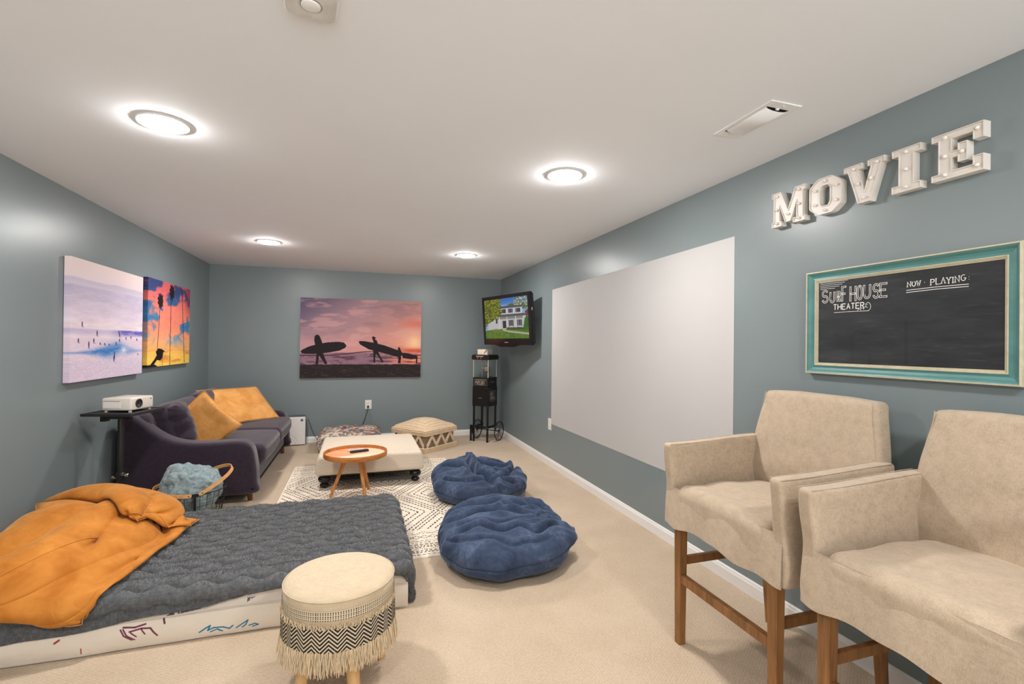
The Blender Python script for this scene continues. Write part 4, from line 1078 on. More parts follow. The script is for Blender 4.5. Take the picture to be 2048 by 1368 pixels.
# remotes lying on the tray
RB = mat('remote_black', (.012, .012, .014), rough=.35); RW = mat('remote_white', (.7, .68, .68), rough=.35)
t = thing('remote_control', 'black remote control lying on the round tray table', 'remote control', (0.02, 4.69, TZ - .029), radians(20))
b = MB(); b.box((-.085, -.021, 0), (.085, .021, .018), .006); b.build('body', RB, t)
b = MB()
for i in range(7):
    for j in range(3): b.box((-.07 + i * .018, -.013 + j * .010, .0175), (-.058 + i * .018, -.006 + j * .010, .0195), .001)
b.build('buttons', mat('button_grey', (.05, .05, .055), rough=.5), t)
t = thing('remote_control', 'white remote control lying behind the black one on the tray table', 'remote control', (-0.01, 4.755, TZ - .029), radians(14))
b = MB(); b.box((-.075, -.019, 0), (.075, .019, .014), .006); b.build('body', RW, t)
b = MB()
for i in range(4): b.box((-.05 + i * .02, -.006, .0135), (-.04 + i * .02, .004, .0155), .001)
b.build('buttons', mat('button_grey', (.05, .05, .055), rough=.5), t)

# ================================================================ projector and stand
BLK = mat('matt_black_metal', (.014, .013, .013), rough=.45, metal=.0, vamt=.06)
t = thing('projector_stand', 'black projector stand with flat tray at the near end of the sofa', 'projector stand', (-1.672, 4.27, 0), radians(-14))
b = MB(); b.box((-.165, -.16, .868), (.175, .22, .880), .003)
for (x0, x1, y0, y1) in ((-.165, -.155, -.16, .22), (.165, .175, -.16, .22), (-.165, .175, -.16, -.15), (-.165, .175, .21, .22)): b.box((x0, y0, .879), (x1, y1, .888), .002)
b.build('tray', BLK, t)
b = MB(); b.box((-.15, -.145, .8805), (.16, .205, .8825)); b.build('tray_mat', mat('tray_mat', (.035, .032, .03), rough=.9, bscale=300), t)
b = MB(); b.lathe([(.020, .42), (.020, .868)], (0, 0, 0), 20); b.lathe([(.024, .38), (.026, .39), (.026, .425), (.020, .43)], (0, 0, 0), 20); b.lathe([(.015, .05), (.015, .40)], (0, 0, 0), 20)
b.build('pole', BLK, t, smooth=True, autosmooth=40)
b = MB(); b.box((-.09, -.06, .835), (.05, .05, .868), .004); b.box((-.11, -.055, .815), (-.075, .0, .868), .004); b.build('bracket', BLK, t)
b = MB(); b.lathe([(.006, .838), (.006, .868)], (.075, -.02, 0), 10); b.lathe([(.018, .823), (.021, .828), (.018, .838)], (.075, -.02, 0), 16); b.build('adjuster_knob', BLK, t, smooth=True, autosmooth=40)
CHR = mat('chrome', (.6, .58, .55), rough=.15, metal=1.0, vamt=.02)
for s_ in (-1, 1):
    b = MB(); b.lathe([(.004, 0), (.004, .03), (.013, .032), (.013, .046), (.008, .052)], (0, 0, 0), 14, 'x')
    o = b.build('clamp_knob', CHR, t, smooth=True, autosmooth=40); o.location = (.02 if s_ > 0 else -.02, -.02, .405 + .012 * s_); o.rotation_euler = (0, 0, 0 if s_ > 0 else pi * .8)
for deg in (200, 320, 80):
    a = radians(deg); b = MB(); b.tube([(.015 * cos(a), .015 * sin(a), .30), (.17 * cos(a), .17 * sin(a), .012)], .009, 10); b.tube([(.15 * cos(a), .15 * sin(a), .012), (.19 * cos(a), .19 * sin(a), .012)], .0115, 8); b.build('tripod_leg', BLK, t, smooth=True)
PW2 = mat('projector_white', srgb(226, 218, 208), rough=.3, vamt=.01, spec=.5)
t = thing('projector', 'small white projector with round lens standing on the black stand tray', 'projector', (-1.655, 4.28, .8855), radians(-16))
b = MB(); b.box((-.105, -.08, .012), (.105, .15, .104), .012, seg=3); b.build('body', PW2, t, smooth=True, autosmooth=35)
b = MB(); b.box((-.090, -.0835, .030), (.03, -.079, .080), .0015); b.build('front_panel', mat('projector_panel', srgb(236, 230, 222), rough=.35, vamt=.01), t)
b = MB(); b.box((-.090, -.0845, .080), (.03, -.0825, .083)); b.build('panel_gap', mat('gap_grey', (.18, .15, .12), rough=.7), t)
b = MB(); b.lathe([(.031, .104), (.033, .108), (.033, .111), (.027, .112), (.025, .107), (.023, .100)], (0, -0.005, .060), 28, 'x'); b.build('lens_ring', BLK, t, smooth=True)
b = MB(); b.lathe([(.025, .1075), (.016, .1095), (.001, .111)], (0, -0.005, .060), 24, 'x', cap=False); b.build('lens', mat('lens_glass', (.02, .018, .02), rough=.04, coat=.6), t, smooth=True)
b = MB(); b.lathe([(.005, .1035), (.005, .1062), (.001, .1062)], (0, .12, .082), 12, 'x', cap=False); b.build('sensor', BLK, t)
for x, y in ((-.085, -.06), (.085, -.06), (-.085, .13), (.085, .13)):
    MB().lathe([(.010, -.0025), (.011, .003), (.009, .013)], (x, y, 0), 12).build('foot', mat('foot_white', (.6, .58, .55), rough=.5), t)

# ================================================================ popcorn cart
t = thing('popcorn_cart', 'tall black popcorn machine cart with spoked wheels in the far corner', 'popcorn machine', (1.775, 6.80, 0), radians(-45))
PBL = mat('cart_black', (.010, .010, .010), rough=.3, vamt=.05, spec=.4)
PTX = mat('cart_lettering', srgb(150, 142, 128), rough=.6, vamt=.1)
S_ = .126     # half width; local -y faces the left front, +x the right front
for x, y, z0 in ((-S_ + .012, -S_ + .012, 0), (S_ - .012, -S_ + .012, 0)):
    b = MB(); b.box((x - .012, y - .012, z0), (x + .012, y + .012, .54), .002); b.build('leg', PBL, t)
for x, y, z0 in ((-S_ + .012, S_ - .012, .13), (S_ - .012, S_ - .012, .13)):
    b = MB(); b.box((x - .012, y - .012, z0), (x + .012, y + .012, .54), .002); b.build('leg', PBL, t)
b = MB(); b.box((-S_ - .05, -S_ + .002, .20), (S_ + .0, -S_ + .022, .228), .002); b.build('lower_rail', PBL, t)
b = MB(); b.box((-S_ - .05, -S_ + .002, 0), (-S_ - .026, -S_ + .026, .235), .002); b.build('stand_leg', PBL, t)
b = MB(); b.box((S_ - .022, -S_, .20), (S_ - .002, S_ + .02, .228), .002); b.build('lower_rail', PBL, t)
b = MB(); b.box((-S_ + .002, -S_, .20), (-S_ + .022, S_ + .02, .228), .002); b.build('lower_rail', PBL, t)
b = MB(); b.tube([(-S_ - .075, .10, .142), (S_ + .075, .10, .142)], .007, 10); b.build('axle', PBL, t, smooth=True)
for x, y, z in ((-S_ + .03, -S_ - .001, .214), (S_ - .012, -S_ - .001, .214), (S_ - .012, -S_ - .001, .16)):
    b = MB(); b.lathe([(.001, -.004), (.006, -.003), (.007, 0)], (x, y, z), 10, 'y'); b.build('bolt', CHR, t)
for sx in (-1, 1):
    X = sx * (S_ + .062); WR = .142
    b = MB(); b.tube([(X, .10 + WR * .95 * cos(a_), WR + WR * .95 * sin(a_)) for a_ in np.linspace(0, 2 * pi, 49)[:-1]], .0075, 8, closed=True)
    w_ = b.build('wheel', PBL, t, smooth=True)
    b = MB()
    for i in range(12):
        a_ = 2 * pi * i / 12; b.tube([(X, .10 + .012 * cos(a_), WR + .012 * sin(a_)), (X, .10 + WR * .94 * cos(a_), WR + WR * .94 * sin(a_))], .0032, 6)
    b.build('spokes', PBL, w_, smooth=True)
    b = MB(); b.lathe([(.017, X - .012), (.019, X), (.017, X + .012)], (0, .10, WR), 16, 'x'); b.build('hub', PBL, w_, smooth=True)
    b = MB(); b.lathe([(.008, X + sx * .0122), (.006, X + sx * .0155), (.001, X + sx * .0165)], (0, .10, WR), 12, 'x', cap=False); b.build('hub_cap', CHR, w_, smooth=True)
b = MB(); b.box((-S_ - .006, -S_ - .006, .515), (S_ + .006, S_ + .006, .795), .004); b.build('cabinet', PBL, t)
b = MB(); b.box((-S_ + .008, -S_ - .010, .53), (S_ - .008, -S_ - .005, .775), .002); cd = b.build('cabinet_door', PBL, t)
HG = mat('handle_grey', (.06, .06, .06), rough=.25, metal=.7)
b = MB(); b.box((-S_ + .02, -S_ - .018, .735), (-S_ + .12, -S_ - .010, .742), .002); b.build('door_handle', HG, cd)
b = MB(); b.lathe([(.011, -S_ - .022), (.011, -S_ - .010)], (S_ - .045, 0, .738), 14, 'y'); b.build('door_latch', HG, cd)
b = MB(); b.box((-.03, -S_ - .0112, .632), (.03, -S_ - .0100, .638)); b.build('door_label', PTX, cd)
pr = lambda x, z: (S_ + .0072, x, z)
b = MB()
write(b, 'HOT', -.064, .667, .046, .018, .005, .007, pr); write(b, '&', .018, .675, .030, .018, .005, .005, pr); write(b, 'FRESH', -.064, .608, .046, .0185, .0055, .007, pr)
fr = [(-.085, .73), (.085, .73), (.085, .60), (.05, .592), (0, .580), (-.05, .592), (-.085, .60)]
ribbon(b, fr, .004, pr, closed=True); b.build('hot_and_fresh_sign', PTX, t)
b = MB(); b.box((-S_, -S_, .795), (S_, S_, .925), .004); b.build('popper_base', PBL, t)
b = MB(); b.box((-S_ - .002, -S_ - .002, .915), (S_ + .002, S_ + .002, .930), .003); b.build('base_trim', PBL, t)
pf = lambda x, z: (x, -S_ - .0012, z)
b = MB(); write(b, 'POPCORN', -.085, .835, .042, .0165, .0058, .006, pf); ribbon(b, [(-.085, .893), (.02, .893), (.085, .888)], .006, pf); ribbon(b, [(-.10, .82), (.10, .82), (.10, .905), (-.10, .905)], .0028, pf, closed=True); ribbon(b, [(-.05, .828), (.05, .828)], .004, pf)
b.build('popcorn_sign', PTX, t)
b = MB(); ribbon(b, [(-.05, .865), (.05, .865)], .006, lambda x, z: (S_ + .0012, x, z)); b.build('side_lettering', PTX, t)
kg = NT('cart_glass'); kg.b.inputs['Base Color'].default_value = (.95, .97, .97, 1); kg.b.inputs['Roughness'].default_value = .03; kg.b.inputs['Transmission Weight'].default_value = 1.0; kg.b.inputs['IOR'].default_value = 1.05; kg.b.inputs['Alpha'].default_value = .35
for lo, hi in (((-S_ + .004, -S_ + .003, .93), (S_ - .004, -S_ + .006, 1.185)), ((-S_ + .004, S_ - .006, .93), (S_ - .004, S_ - .003, 1.185)), ((-S_ + .003, -S_ + .004, .93), (-S_ + .006, S_ - .004, 1.185)), ((S_ - .006, -S_ + .004, .93), (S_ - .003, S_ - .004, 1.185))):
    b = MB(); b.box(lo, hi); b.build('glass_panel', kg.m, t)
POST = mat('post_aluminium', (.62, .58, .52), rough=.35, metal=.3)
for x, y in ((-1, -1), (1, -1), (-1, 1), (1, 1)):
    b = MB(); b.box((x * (S_ - .004) - .005, y * (S_ - .004) - .005, .93), (x * (S_ - .004) + .005, y * (S_ - .004) + .005, 1.19), .001); b.build('corner_post', POST, t)
b = MB(); b.lathe([(.001, 1.0), (.035, 1.0), (.045, 1.012), (.045, 1.075), (.048, 1.078), (.042, 1.082), (.001, 1.085)], (.02, .01, 0), 24, cap=False); b.tube([(.02, .01, 1.08), (.02, .01, 1.19)], .006, 8); b.build('kettle', mat('kettle_steel', (.55, .5, .45), rough=.25, metal=.9), t, smooth=True)
b = MB(); b.tube([(-.05, 0, 1.19), (-.05, -.01, 1.11), (-.03, -.02, 1.06), (0, -.02, 1.05)], .005, 8); b.build('kettle_handle', POST, t, smooth=True)
b = MB(); b.prism([(-S_ - .006, 1.186), (S_ + .006, 1.186), (S_ + .020, 1.205), (S_ + .020, 1.235), (S_ + .004, 1.258), (-S_ - .004, 1.258), (-S_ - .020, 1.235), (-S_ - .020, 1.205)], -S_ - .016, S_ + .016, 'y'); b.build('roof', PBL, t)
b = MB(); write(b, 'OOOOO', -.06, 1.228, .016, .016, .004, .004, lambda x, z: (x, -S_ - .0172, z))
b.v = []; b.f = []; b.mi = []
b.box((-.07, -S_ - .0175, 1.228), (.05, -S_ - .0162, 1.243)); b.build('roof_label', PTX, t)
REDL = NT('red_switch'); REDL.b.inputs['Base Color'].default_value = (.5, .01, .01, 1); REDL.b.inputs['Emission Color'].default_value = (1, .05, .02, 1); REDL.b.inputs['Emission Strength'].default_value = .6
for x in (-.045, .01): b = MB(); b.box((x - .009, -S_ - .019, 1.205), (x + .009, -S_ - .0162, 1.216), .001); b.build('rocker_switch', REDL.m, t)
SPK = None
def speck_mat():
    k = NT('speckled_carton'); v = k.coord(); f = k.noise(v, 95, 2, .5)
    k.l(k.ramp(f, [(.30, srgb(60, 48, 44)), (.36, srgb(236, 224, 206)), (.66, srgb(240, 228, 210)), (.72, srgb(200, 150, 90))]), k.b.inputs['Base Color']); k.b.inputs['Roughness'].default_value = .6; return k.m
t = thing('decorative_box', 'speckled white box sitting on top of the popcorn cart roof', 'box', (1.775, 6.80, 1.2585), radians(-45))
b = MB(); b.box((-.085, -.085, 0), (.085, .085, .078), .004); b.build('box_body', speck_mat(), t)
b = MB(); b.lathe([(.034, -.0855), (.034, -.089), (.001, -.0895)], (.01, 0, .040), 24, 'y', cap=False); b.build('round_label', mat('label_cream', srgb(238, 226, 208), rough=.6), t)
b = MB(); b.tube([(.075, -.088, .075), (.03, -.092, .02)], .004, 6); b.build('ribbon', mat('ribbon_dark', (.03, .02, .02)), t)

# ================================================================ air purifier
t = thing('air_purifier', 'slim white air purifier with wavy front beside the sofa end', 'air purifier', (-0.83, 7.12, 0), radians(4))
PP = mat('purifier_white', srgb(228, 224, 220), rough=.35, vamt=.01)
b = MB(); b.prism([(x, z + .205) for x, z in rrect(.155, .200, .03)], .005, .085, 'y'); b.build('rear_body', mat('purifier_grey', (.10, .10, .11), rough=.5), t)
b = MB(); nu, nv = 60, 80
u_, v_ = np.meshgrid(np.linspace(-1, 1, nu), np.linspace(-1, 1, nv), indexing='ij')
x = u_ * .150; zz = v_ * .190 + .198
d1 = np.hypot(x + .15, zz - .46); d2 = np.hypot(x + .15, zz + .05)
msk = ss(1, .88, abs(u_)) * ss(1, .9, abs(v_))
wv_ = (.0026 * np.sin(d1 * 190) * (d1 < .26) * ss(.27, .22, d1) + .0026 * np.sin(d2 * 190) * ss(.27, .22, d2)) * msk
y = -.018 - wv_; y[0] = y[-1] = .006; y[:, 0] = y[:, -1] = .006
fast_mesh('front_panel', np.stack([x, y, zz], -1).reshape(-1, 3), grid_faces(nu, nv), PP, t)
b = MB(); b.lathe([(.017, -.019), (.016, -.0215), (.001, -.0218)], (.105, 0, .345), 20, 'y', cap=False); b.build('badge', mat('badge_blue', srgb(18, 66, 116), rough=.4), t)
b = MB(); b.tube([(.099, -.0225, .343), (.111, -.0225, .349)], .003, 6); b.build('badge_mark', mat('badge_white', srgb(150, 200, 230), rough=.4), t)
b = MB(); b.tube([(-.655, 7.20, .34), (-.63, 7.19, .28), (-.59, 7.16, .17), (-.53, 7.12, .07), (-.46, 7.08, .012), (-.40, 7.10, .008)], .0035, 6)
tag(b.build('power_cord', CORDM, smooth=True), 'black cord curving down from the air purifier to the floor', 'power cord', 'cords by the back wall')
# ================================================================ cloth relaxation in numpy
def colour_edges(E, nv):
    """greedy edge colouring so each group can be projected at once"""
    used = [0] * nv; groups = {}
    for k in range(len(E)):
        a, b = int(E[k, 0]), int(E[k, 1]); m_ = used[a] | used[b]; c = 0
        while (m_ >> c) & 1: c += 1
        used[a] |= 1 << c; used[b] |= 1 << c; groups.setdefault(c, []).append(k)
    return [np.array(g) for g in groups.values()]
class HField:
    """height of whatever already lies below, sampled on a grid"""
    def __init__(s, x0, x1, y0, y1, d=0.012):
        s.x0, s.y0, s.d = x0, y0, d; s.nx = int((x1 - x0) / d) + 2; s.ny = int((y1 - y0) / d) + 2; s.h = np.zeros((s.nx, s.ny))
    def fill(s, fn):
        X, Y = np.meshgrid(s.x0 + np.arange(s.nx) * s.d, s.y0 + np.arange(s.ny) * s.d, indexing='ij'); s.h = np.maximum(s.h, fn(X, Y)); return s
    def at(s, x, y):
        fx = np.clip((x - s.x0) / s.d, 0, s.nx - 1.001); fy = np.clip((y - s.y0) / s.d, 0, s.ny - 1.001)
        i = fx.astype(int); j = fy.astype(int); u, v = fx - i, fy - j; h = s.h
        return (h[i, j] * (1 - u) + h[i + 1, j] * u) * (1 - v) + (h[i, j + 1] * (1 - u) + h[i + 1, j + 1] * u) * v
    def stamp(s, V, grow=2, k=3):
        # densify a little by averaging random neighbours, then take the maximum per cell
        g = np.full_like(s.h, -1.0); i = ((V[:, 0] - s.x0) / s.d).round().astype(int); j = ((V[:, 1] - s.y0) / s.d).round().astype(int)
        ok = (i >= 0) & (i < s.nx) & (j >= 0) & (j < s.ny); np.maximum.at(g, (i[ok], j[ok]), V[ok, 2])
        for _ in range(grow):
            p = np.pad(g, 1, constant_values=-1); g = np.maximum.reduce([p[1:-1, 1:-1], p[:-2, 1:-1], p[2:, 1:-1], p[1:-1, :-2], p[1:-1, 2:]])
        s.h = np.maximum(s.h, g)
        for _ in range(k):
            p = np.pad(s.h, 1, mode='edge'); s.h = (p[1:-1, 1:-1] * 2 + p[:-2, 1:-1] + p[2:, 1:-1] + p[1:-1, :-2] + p[1:-1, 2:]) / 6
def relax(X, F, E, rest, stiff, vol=None, steps=160, iters=6, g=9.8, dt=1 / 60., ground=None, clampx=None, pk=0.6, damp=0.97, fric=0.6, pin=None, extra=None, r=0.006):
    """position based dynamics: edge lengths, enclosed volume, contact with a height field"""
    X = X.copy(); V = np.zeros_like(X); groups = colour_edges(E, len(X)); T = np.concatenate([F[:, [0, 1, 2]], F[:, [0, 2, 3]]])
    G = [(E[q, 0], E[q, 1], rest[q][:, None], stiff[q][:, None]) for q in groups]
    for st in range(steps):
        V[:, 2] -= g * dt; V *= damp; P = X + V * dt
        for it in range(iters):
            for a, b_, L, k in G:
                d = P[b_] - P[a]; l_ = np.sqrt((d * d).sum(1, keepdims=True)) + 1e-9; c = d * (0.5 * k * (l_ - L) / l_); P[a] += c; P[b_] -= c
            if vol:
                p0, p1, p2 = P[T[:, 0]], P[T[:, 1]], P[T[:, 2]]; vv = (p0 * np.cross(p1, p2)).sum() / 6
                gr = np.zeros_like(P)
                for q, (s_, t_) in enumerate(((p1, p2), (p2, p0), (p0, p1))): 
                    cr = np.cross(s_, t_) / 6
                    for ax in range(3): gr[:, ax] += np.bincount(T[:, q], cr[:, ax], len(P))
                lam = (vv - vol) / ((gr * gr).sum() + 1e-12); P -= gr * (lam * pk)
            if ground is not None:
                h = ground(P[:, 0], P[:, 1]) + r; m_ = P[:, 2] < h; P[m_, 2] = h[m_]
                P[m_, :2] = X[m_, :2] + (P[m_, :2] - X[m_, :2]) * (1 - fric)
            if clampx: P[:, 0] = np.maximum(P[:, 0], clampx)
            if extra: P = extra(P)
            if pin is not None: P[pin[0]] = pin[1]
        V = (P - X) / dt; X = P
    return X
def pillow_topology(n, m_):
    """two n x m sheets joined along the border -> index arrays, faces, edges"""
    top = np.arange(n * m_).reshape(n, m_); bot = top.copy(); k = n * m_
    for i in range(1, n - 1):
        for j in range(1, m_ - 1): bot[i, j] = k; k += 1
    def fc(g, fl):
        a, b_, c, d = g[:-1, :-1].ravel(), g[1:, :-1].ravel(), g[1:, 1:].ravel(), g[:-1, 1:].ravel()
        return np.stack([a, b_, c, d] if not fl else [a, d, c, b_], -1)
    F = np.concatenate([fc(top, False), fc(bot, True)])
    Es = []; Ks = []
    for g in (top, bot):
        for A, B, kk in ((g[:-1], g[1:], 1.), (g[:, :-1], g[:, 1:], 1.), (g[:-1, :-1], g[1:, 1:], .5), (g[1:, :-1], g[:-1, 1:], .5), (g[:-2], g[2:], .10), (g[:, :-2], g[:, 2:], .10)):
            Es.append(np.stack([A.ravel(), B.ravel()], -1)); Ks.append(np.full(A.size, kk))
    E = np.concatenate(Es); K = np.concatenate(Ks); E = np.sort(E, 1); _, ix = np.unique(E[:, 0] * 100000 + E[:, 1], return_index=True)
    return top, bot, k, F, E[ix], K[ix]
def make_pillow(W, L, n, m_, loc, rot, vol, ground, seed=0, steps=150, clampx=None, taper=0.0, fric=0.6, wr=0.012, **kw):
    """W x L cover dropped flat at loc with rotation matrix rot; vol in litres"""
    top, bot, k, F, E, K = pillow_topology(n, m_); g = np.random.RandomState(seed)
    X = np.zeros((k, 3)); u = np.linspace(-1, 1, n)[:, None] + 0 * np.linspace(-1, 1, m_)[None]; v = np.linspace(-1, 1, m_)[None] + 0 * u
    for gr, sg in ((top, 1), (bot, -1)):
        w_ = (1 - u ** 2) * (1 - v ** 2)
        X[gr, 0] = u * W / 2; X[gr, 1] = v * L / 2; X[gr, 2] = sg * 0.03 * w_ ** .5
    X0 = X.copy(); X0[:, 2] = 0
    rest = np.linalg.norm(X0[E[:, 0]] - X0[E[:, 1]], axis=1)
    a, b_ = fbm(X[:, 0] * 7 + seed, X[:, 1] * 7, seed + 1), fbm(X[:, 0] * 15 + seed, X[:, 1] * 13, seed + 2)
    X[:, 2] += wr * (a - .5) * 2 + wr * .6 * (b_ - .5); X *= np.array([.97, .97, 1])
    R_ = np.array(rot.to_3x3()); X = X @ R_.T + np.array(loc)
    X = relax(X, F, E, rest, K, vol / 1000., steps, ground=ground, clampx=clampx, fric=fric, **kw)
    return X, F, top
def subsurf(o, lv=1):
    md = o.modifiers.new('smooth', 'SUBSURF'); md.levels = lv; md.render_levels = lv; return o

def velvet(name, c1, c2, bs=260):
    k = NT(name); v = k.coord(); f = k.noise(v, 7, 4, .6, .4)
    k.l(k.ramp(f, [(.32, c1), (.68, c2)]), k.b.inputs['Base Color']); k.b.inputs['Roughness'].default_value = .72
    k.b.inputs['Sheen Weight'].default_value = .55; k.b.inputs['Sheen Roughness'].default_value = .3; k.b.inputs['Sheen Tint'].default_value = (1, .72, .38, 1); k.b.inputs['Specular IOR Level'].default_value = .15
    rg = k.math('ABSOLUTE', k.math('SUBTRACT', k.noise(k.coord((1, .45, 1)), 9, 3, .5, .8), .5))
    k.bump(k.math('ADD', k.math('MULTIPLY', k.noise(v, bs, 3, .6), .12), k.math('MULTIPLY', k.math('MINIMUM', rg, .09), 5)), .32, .008); return k.m
ORANGE = velvet('orange_velvet', srgb(172, 103, 34), srgb(204, 134, 58))

# ================================================================ mattress
MX0, MX1, MY0, MY1, MZ = XL + .02, .268, 2.615, 3.755, .225
t = thing('mattress', 'low mattress with white printed sheet lying on the carpet under the grey fur blanket', 'mattress', (-.8, 3.18, 0))
def art_sheet(u, v):
    """front face: u along x, v down"""
    x = MX0 + u * (MX1 - MX0); z = (1 - v) * .19
    c = np.array((232, 222, 208)) + 0 * u[..., None]; n = fbm(x * 60, z * 60, 3, 3)
    def st(c, pts, w_, col):
        for a, b_ in zip(pts[:-1], pts[1:]): c = mixc(c, col, (1 - ss(w_ * .5, w_ * 1.4, segdist(x, z, a, b_))) * .95)
        return c
    M_ = (98, 34, 66)
    for k in (0, .010): c = st(c, [(-1.010 + k, .098), (-.995 + k, .070), (-.965 + k, .046)], .0030, M_)
    c = st(c, [(-1.000, .106), (-.955, .100), (-.915, .108)], .0035, M_); c = st(c, [(-.975, .085), (-.930, .092), (-.895, .088), (-.868, .050)], .0035, M_)
    c = st(c, [(-.970, .080), (-.948, .060)], .0028, M_); c = st(c, [(-.930, .088), (-.915, .066)], .0028, M_); c = st(c, [(-.845, .118), (-.840, .10)], .004, M_)
    B_ = (22, 112, 158)
    c = st(c, [(-.700, .032), (-.672, .050), (-.655, .058), (-.665, .036), (-.640, .046), (-.60, .042), (-.575, .030), (-.56, .042)], .0034, B_)
    c = st(c, [(-.655, .026), (-.625, .036), (-.605, .022), (-.62, .030)], .003, B_); c = st(c, [(-.545, .028), (-.515, .046), (-.495, .058), (-.505, .036), (-.520, .026)], .003, B_); c = st(c, [(-.49, .030), (-.465, .036), (-.45, .028), (-.475, .022)], .003, B_)
    c = st(c, [(-1.155, .04), (-1.155, .015)], .0022, (170, 30, 36)); c = st(c, [(-1.25, .080), (-1.235, .090)], .004, (150, 36, 40))
    D_ = (86, 76, 86)
    for pl in ([(-.84, .125), (-.80, .150), (-.74, .175), (-.70, .185), (-.69, .160), (-.70, .135), (-.78, .128)], [(-.50, .185), (-.44, .185), (-.465, .155), (-.505, .135)], [(-.31, .142), (-.26, .155), (-.215, .178), (-.20, .155), (-.21, .145)]):
        c = mixc(c, D_, (inpoly(x, z, pl) & (n > .32)) * .85)
    c = mixc(c, (150, 136, 140), ((np.hypot((x + .13) / .05, (z - .165) / .022) < 1) & (fbm(x * 130, z * 130, 6, 2) > .55)) * .8)
    return c
nu, nv = 1300, 110
u, v, c = canvas_face(art_sheet, nu, nv)
zz = (1 - v) * .19 + .004; x = MX0 + u * (MX1 - MX0)
bul = .014 * np.sin(np.clip((1 - v) * 1.45, 0, 1) * pi) + .006 * (fbm(x * 6, zz * 12, 4) - .5) * 2
lean = np.where(zz > .127, (zz - .127) * .55, 0)
crease = -.006 * np.exp(-((zz - .127) / .004) ** 2)
yy = MY0 - (bul + crease) + lean + .007 * (fbm(x * 2.5, 0 * x, 9) - .5) * (v)
V = np.stack([x + .8, yy - 3.18, zz], -1)
SHEET = paint_mat('printed_sheet', rough=.75, spec=.2, bscale=200)
fast_mesh('printed_side', V, grid_faces(nu, nv, flip=True), SHEET, t, color=c)
COTTON = mat('white_cotton', srgb(226, 216, 204), rough=.8, bscale=40, bstr=.15, vamt=.03)
b = MB(); b.box((MX0 + .8, MY0 + .018 - 3.18, .003), (MX1 + .8, MY1 - 3.18, MZ - .006), .03, seg=4); b.build('core', COTTON, t, smooth=True, autosmooth=50)
b = MB(); b.tube([(xx + .8, MY0 - 3.18 - .004 + .003 * sin(xx * 9), .1305 + .001 * sin(xx * 23)) for xx in np.linspace(MX0, MX1, 60)], .0025, 6); b.build('seam', COTTON, t, smooth=True)

# ================================================================ grey fur blanket
def blanket_point(a, b_):
    """a: metres along x from the left end, b_: metres across, 0 at the front top edge; returns point + outward normal (drapes over the rounded box)"""
    ax = MX1 - .045 + .8; by0 = MY0 + .055; by1 = MY1 - .03; R_ = .055
    x = a - .8
    ox = np.maximum(0, a - ax); oy0 = np.maximum(0, -b_); oy1 = np.maximum(0, b_ - (by1 - by0)); oy = oy1 - oy0
    d = np.hypot(ox, oy) + 1e-9; dx, dy = ox / d, oy / d
    bx = np.minimum(x, ax - .8); by = np.clip(by0 + b_, by0, by1)
    th = np.minimum(d / R_, pi / 2); down = np.maximum(0, d - R_ * pi / 2)
    hor = R_ * np.sin(th); zt = MZ + .018 - R_ * (1 - np.cos(th)) - down
    flare = .06 * down + .0
    P = np.stack([bx + dx * (hor + flare), by + dy * (hor + flare), zt], -1)
    N = np.stack([dx * np.sin(th), dy * np.sin(th), np.cos(th)], -1); N[..., 2] += 1e-6
    return P, N / np.linalg.norm(N, axis=-1, keepdims=True)
def blanket_fields(a, f):
    """f 0..1 across from the front hem to the rear hem"""
    x = a - .8
    zh = np.interp(x, [-1.9, -1.43, -.9, -.35, .1, .3], [.07, .10, .138, .190, .196, .170]) + .006 * np.sin(x * 13 + 1)      # hem height along the front
    fh = np.maximum(-.03, .188 - zh)
    rear = .20
    width = (MY1 - .03) - (MY0 + .055)
    return -(.055 * pi / 2 + fh) + f * (width + .055 * pi / 2 + fh + .055 * pi / 2 + rear)
A0, A1 = (MX0 + .8) + .01, (MX1 - .045 + .8) + .055 * pi / 2 + .178
nu, nv = 620, 400
aa, ff = np.meshgrid(np.linspace(A0, A1, nu), np.linspace(0, 1, nv), indexing='ij')
bb = blanket_fields(aa, ff)
def blanket_disp(aa, bb):
    sm = ss(-.13, .03, bb)
    ph = bb / .086 +   .13 * np.sin(aa * 2 * pi / .165 + 1.4 * fbm(aa * 2, bb * 2, 5)) + .5 * fbm(aa * 1.6, bb * 2, 8)
    s_ = abs(np.sin(pi * ph)); rid = (1 - (1 - s_) ** 2.0) * .027 * (.35 + .65 * sm)
    bub = .006 * np.sin(aa * 2 * pi / .165 + 1.3 + pi * np.floor(ph)) * sm
    return rid + bub + .006 * (fbm(aa * 9, bb * 9, 12) - .5)
P, N = blanket_point(aa, bb)
P = P + N * (blanket_disp(aa, bb))[..., None]
P[..., 2] = np.maximum(P[..., 2], .008 + .01 * fbm(aa * 8, bb * 8, 3))
GU = srgb(92, 97, 102)
def fur_mat(name, c1, c2, c3):
    k = NT(name); v = k.coord(); f = k.math('ADD', k.math('MULTIPLY', k.noise(v, 60, 4, .7), .6), k.math('MULTIPLY', k.noise(v, 420, 2, .6), .4))
    k.l(k.ramp(f, [(.3, c1), (.5, c2), (.72, c3)]), k.b.inputs['Base Color']); k.b.inputs['Roughness'].default_value = .8
    k.b.inputs['Sheen Weight'].default_value = .5; k.b.inputs['Sheen Roughness'].default_value = .35; k.b.inputs['Specular IOR Level'].default_value = .15; return k.m
GFUR = fur_mat('grey_fur', srgb(70, 72, 75), srgb(98, 100, 102), srgb(130, 131, 133))
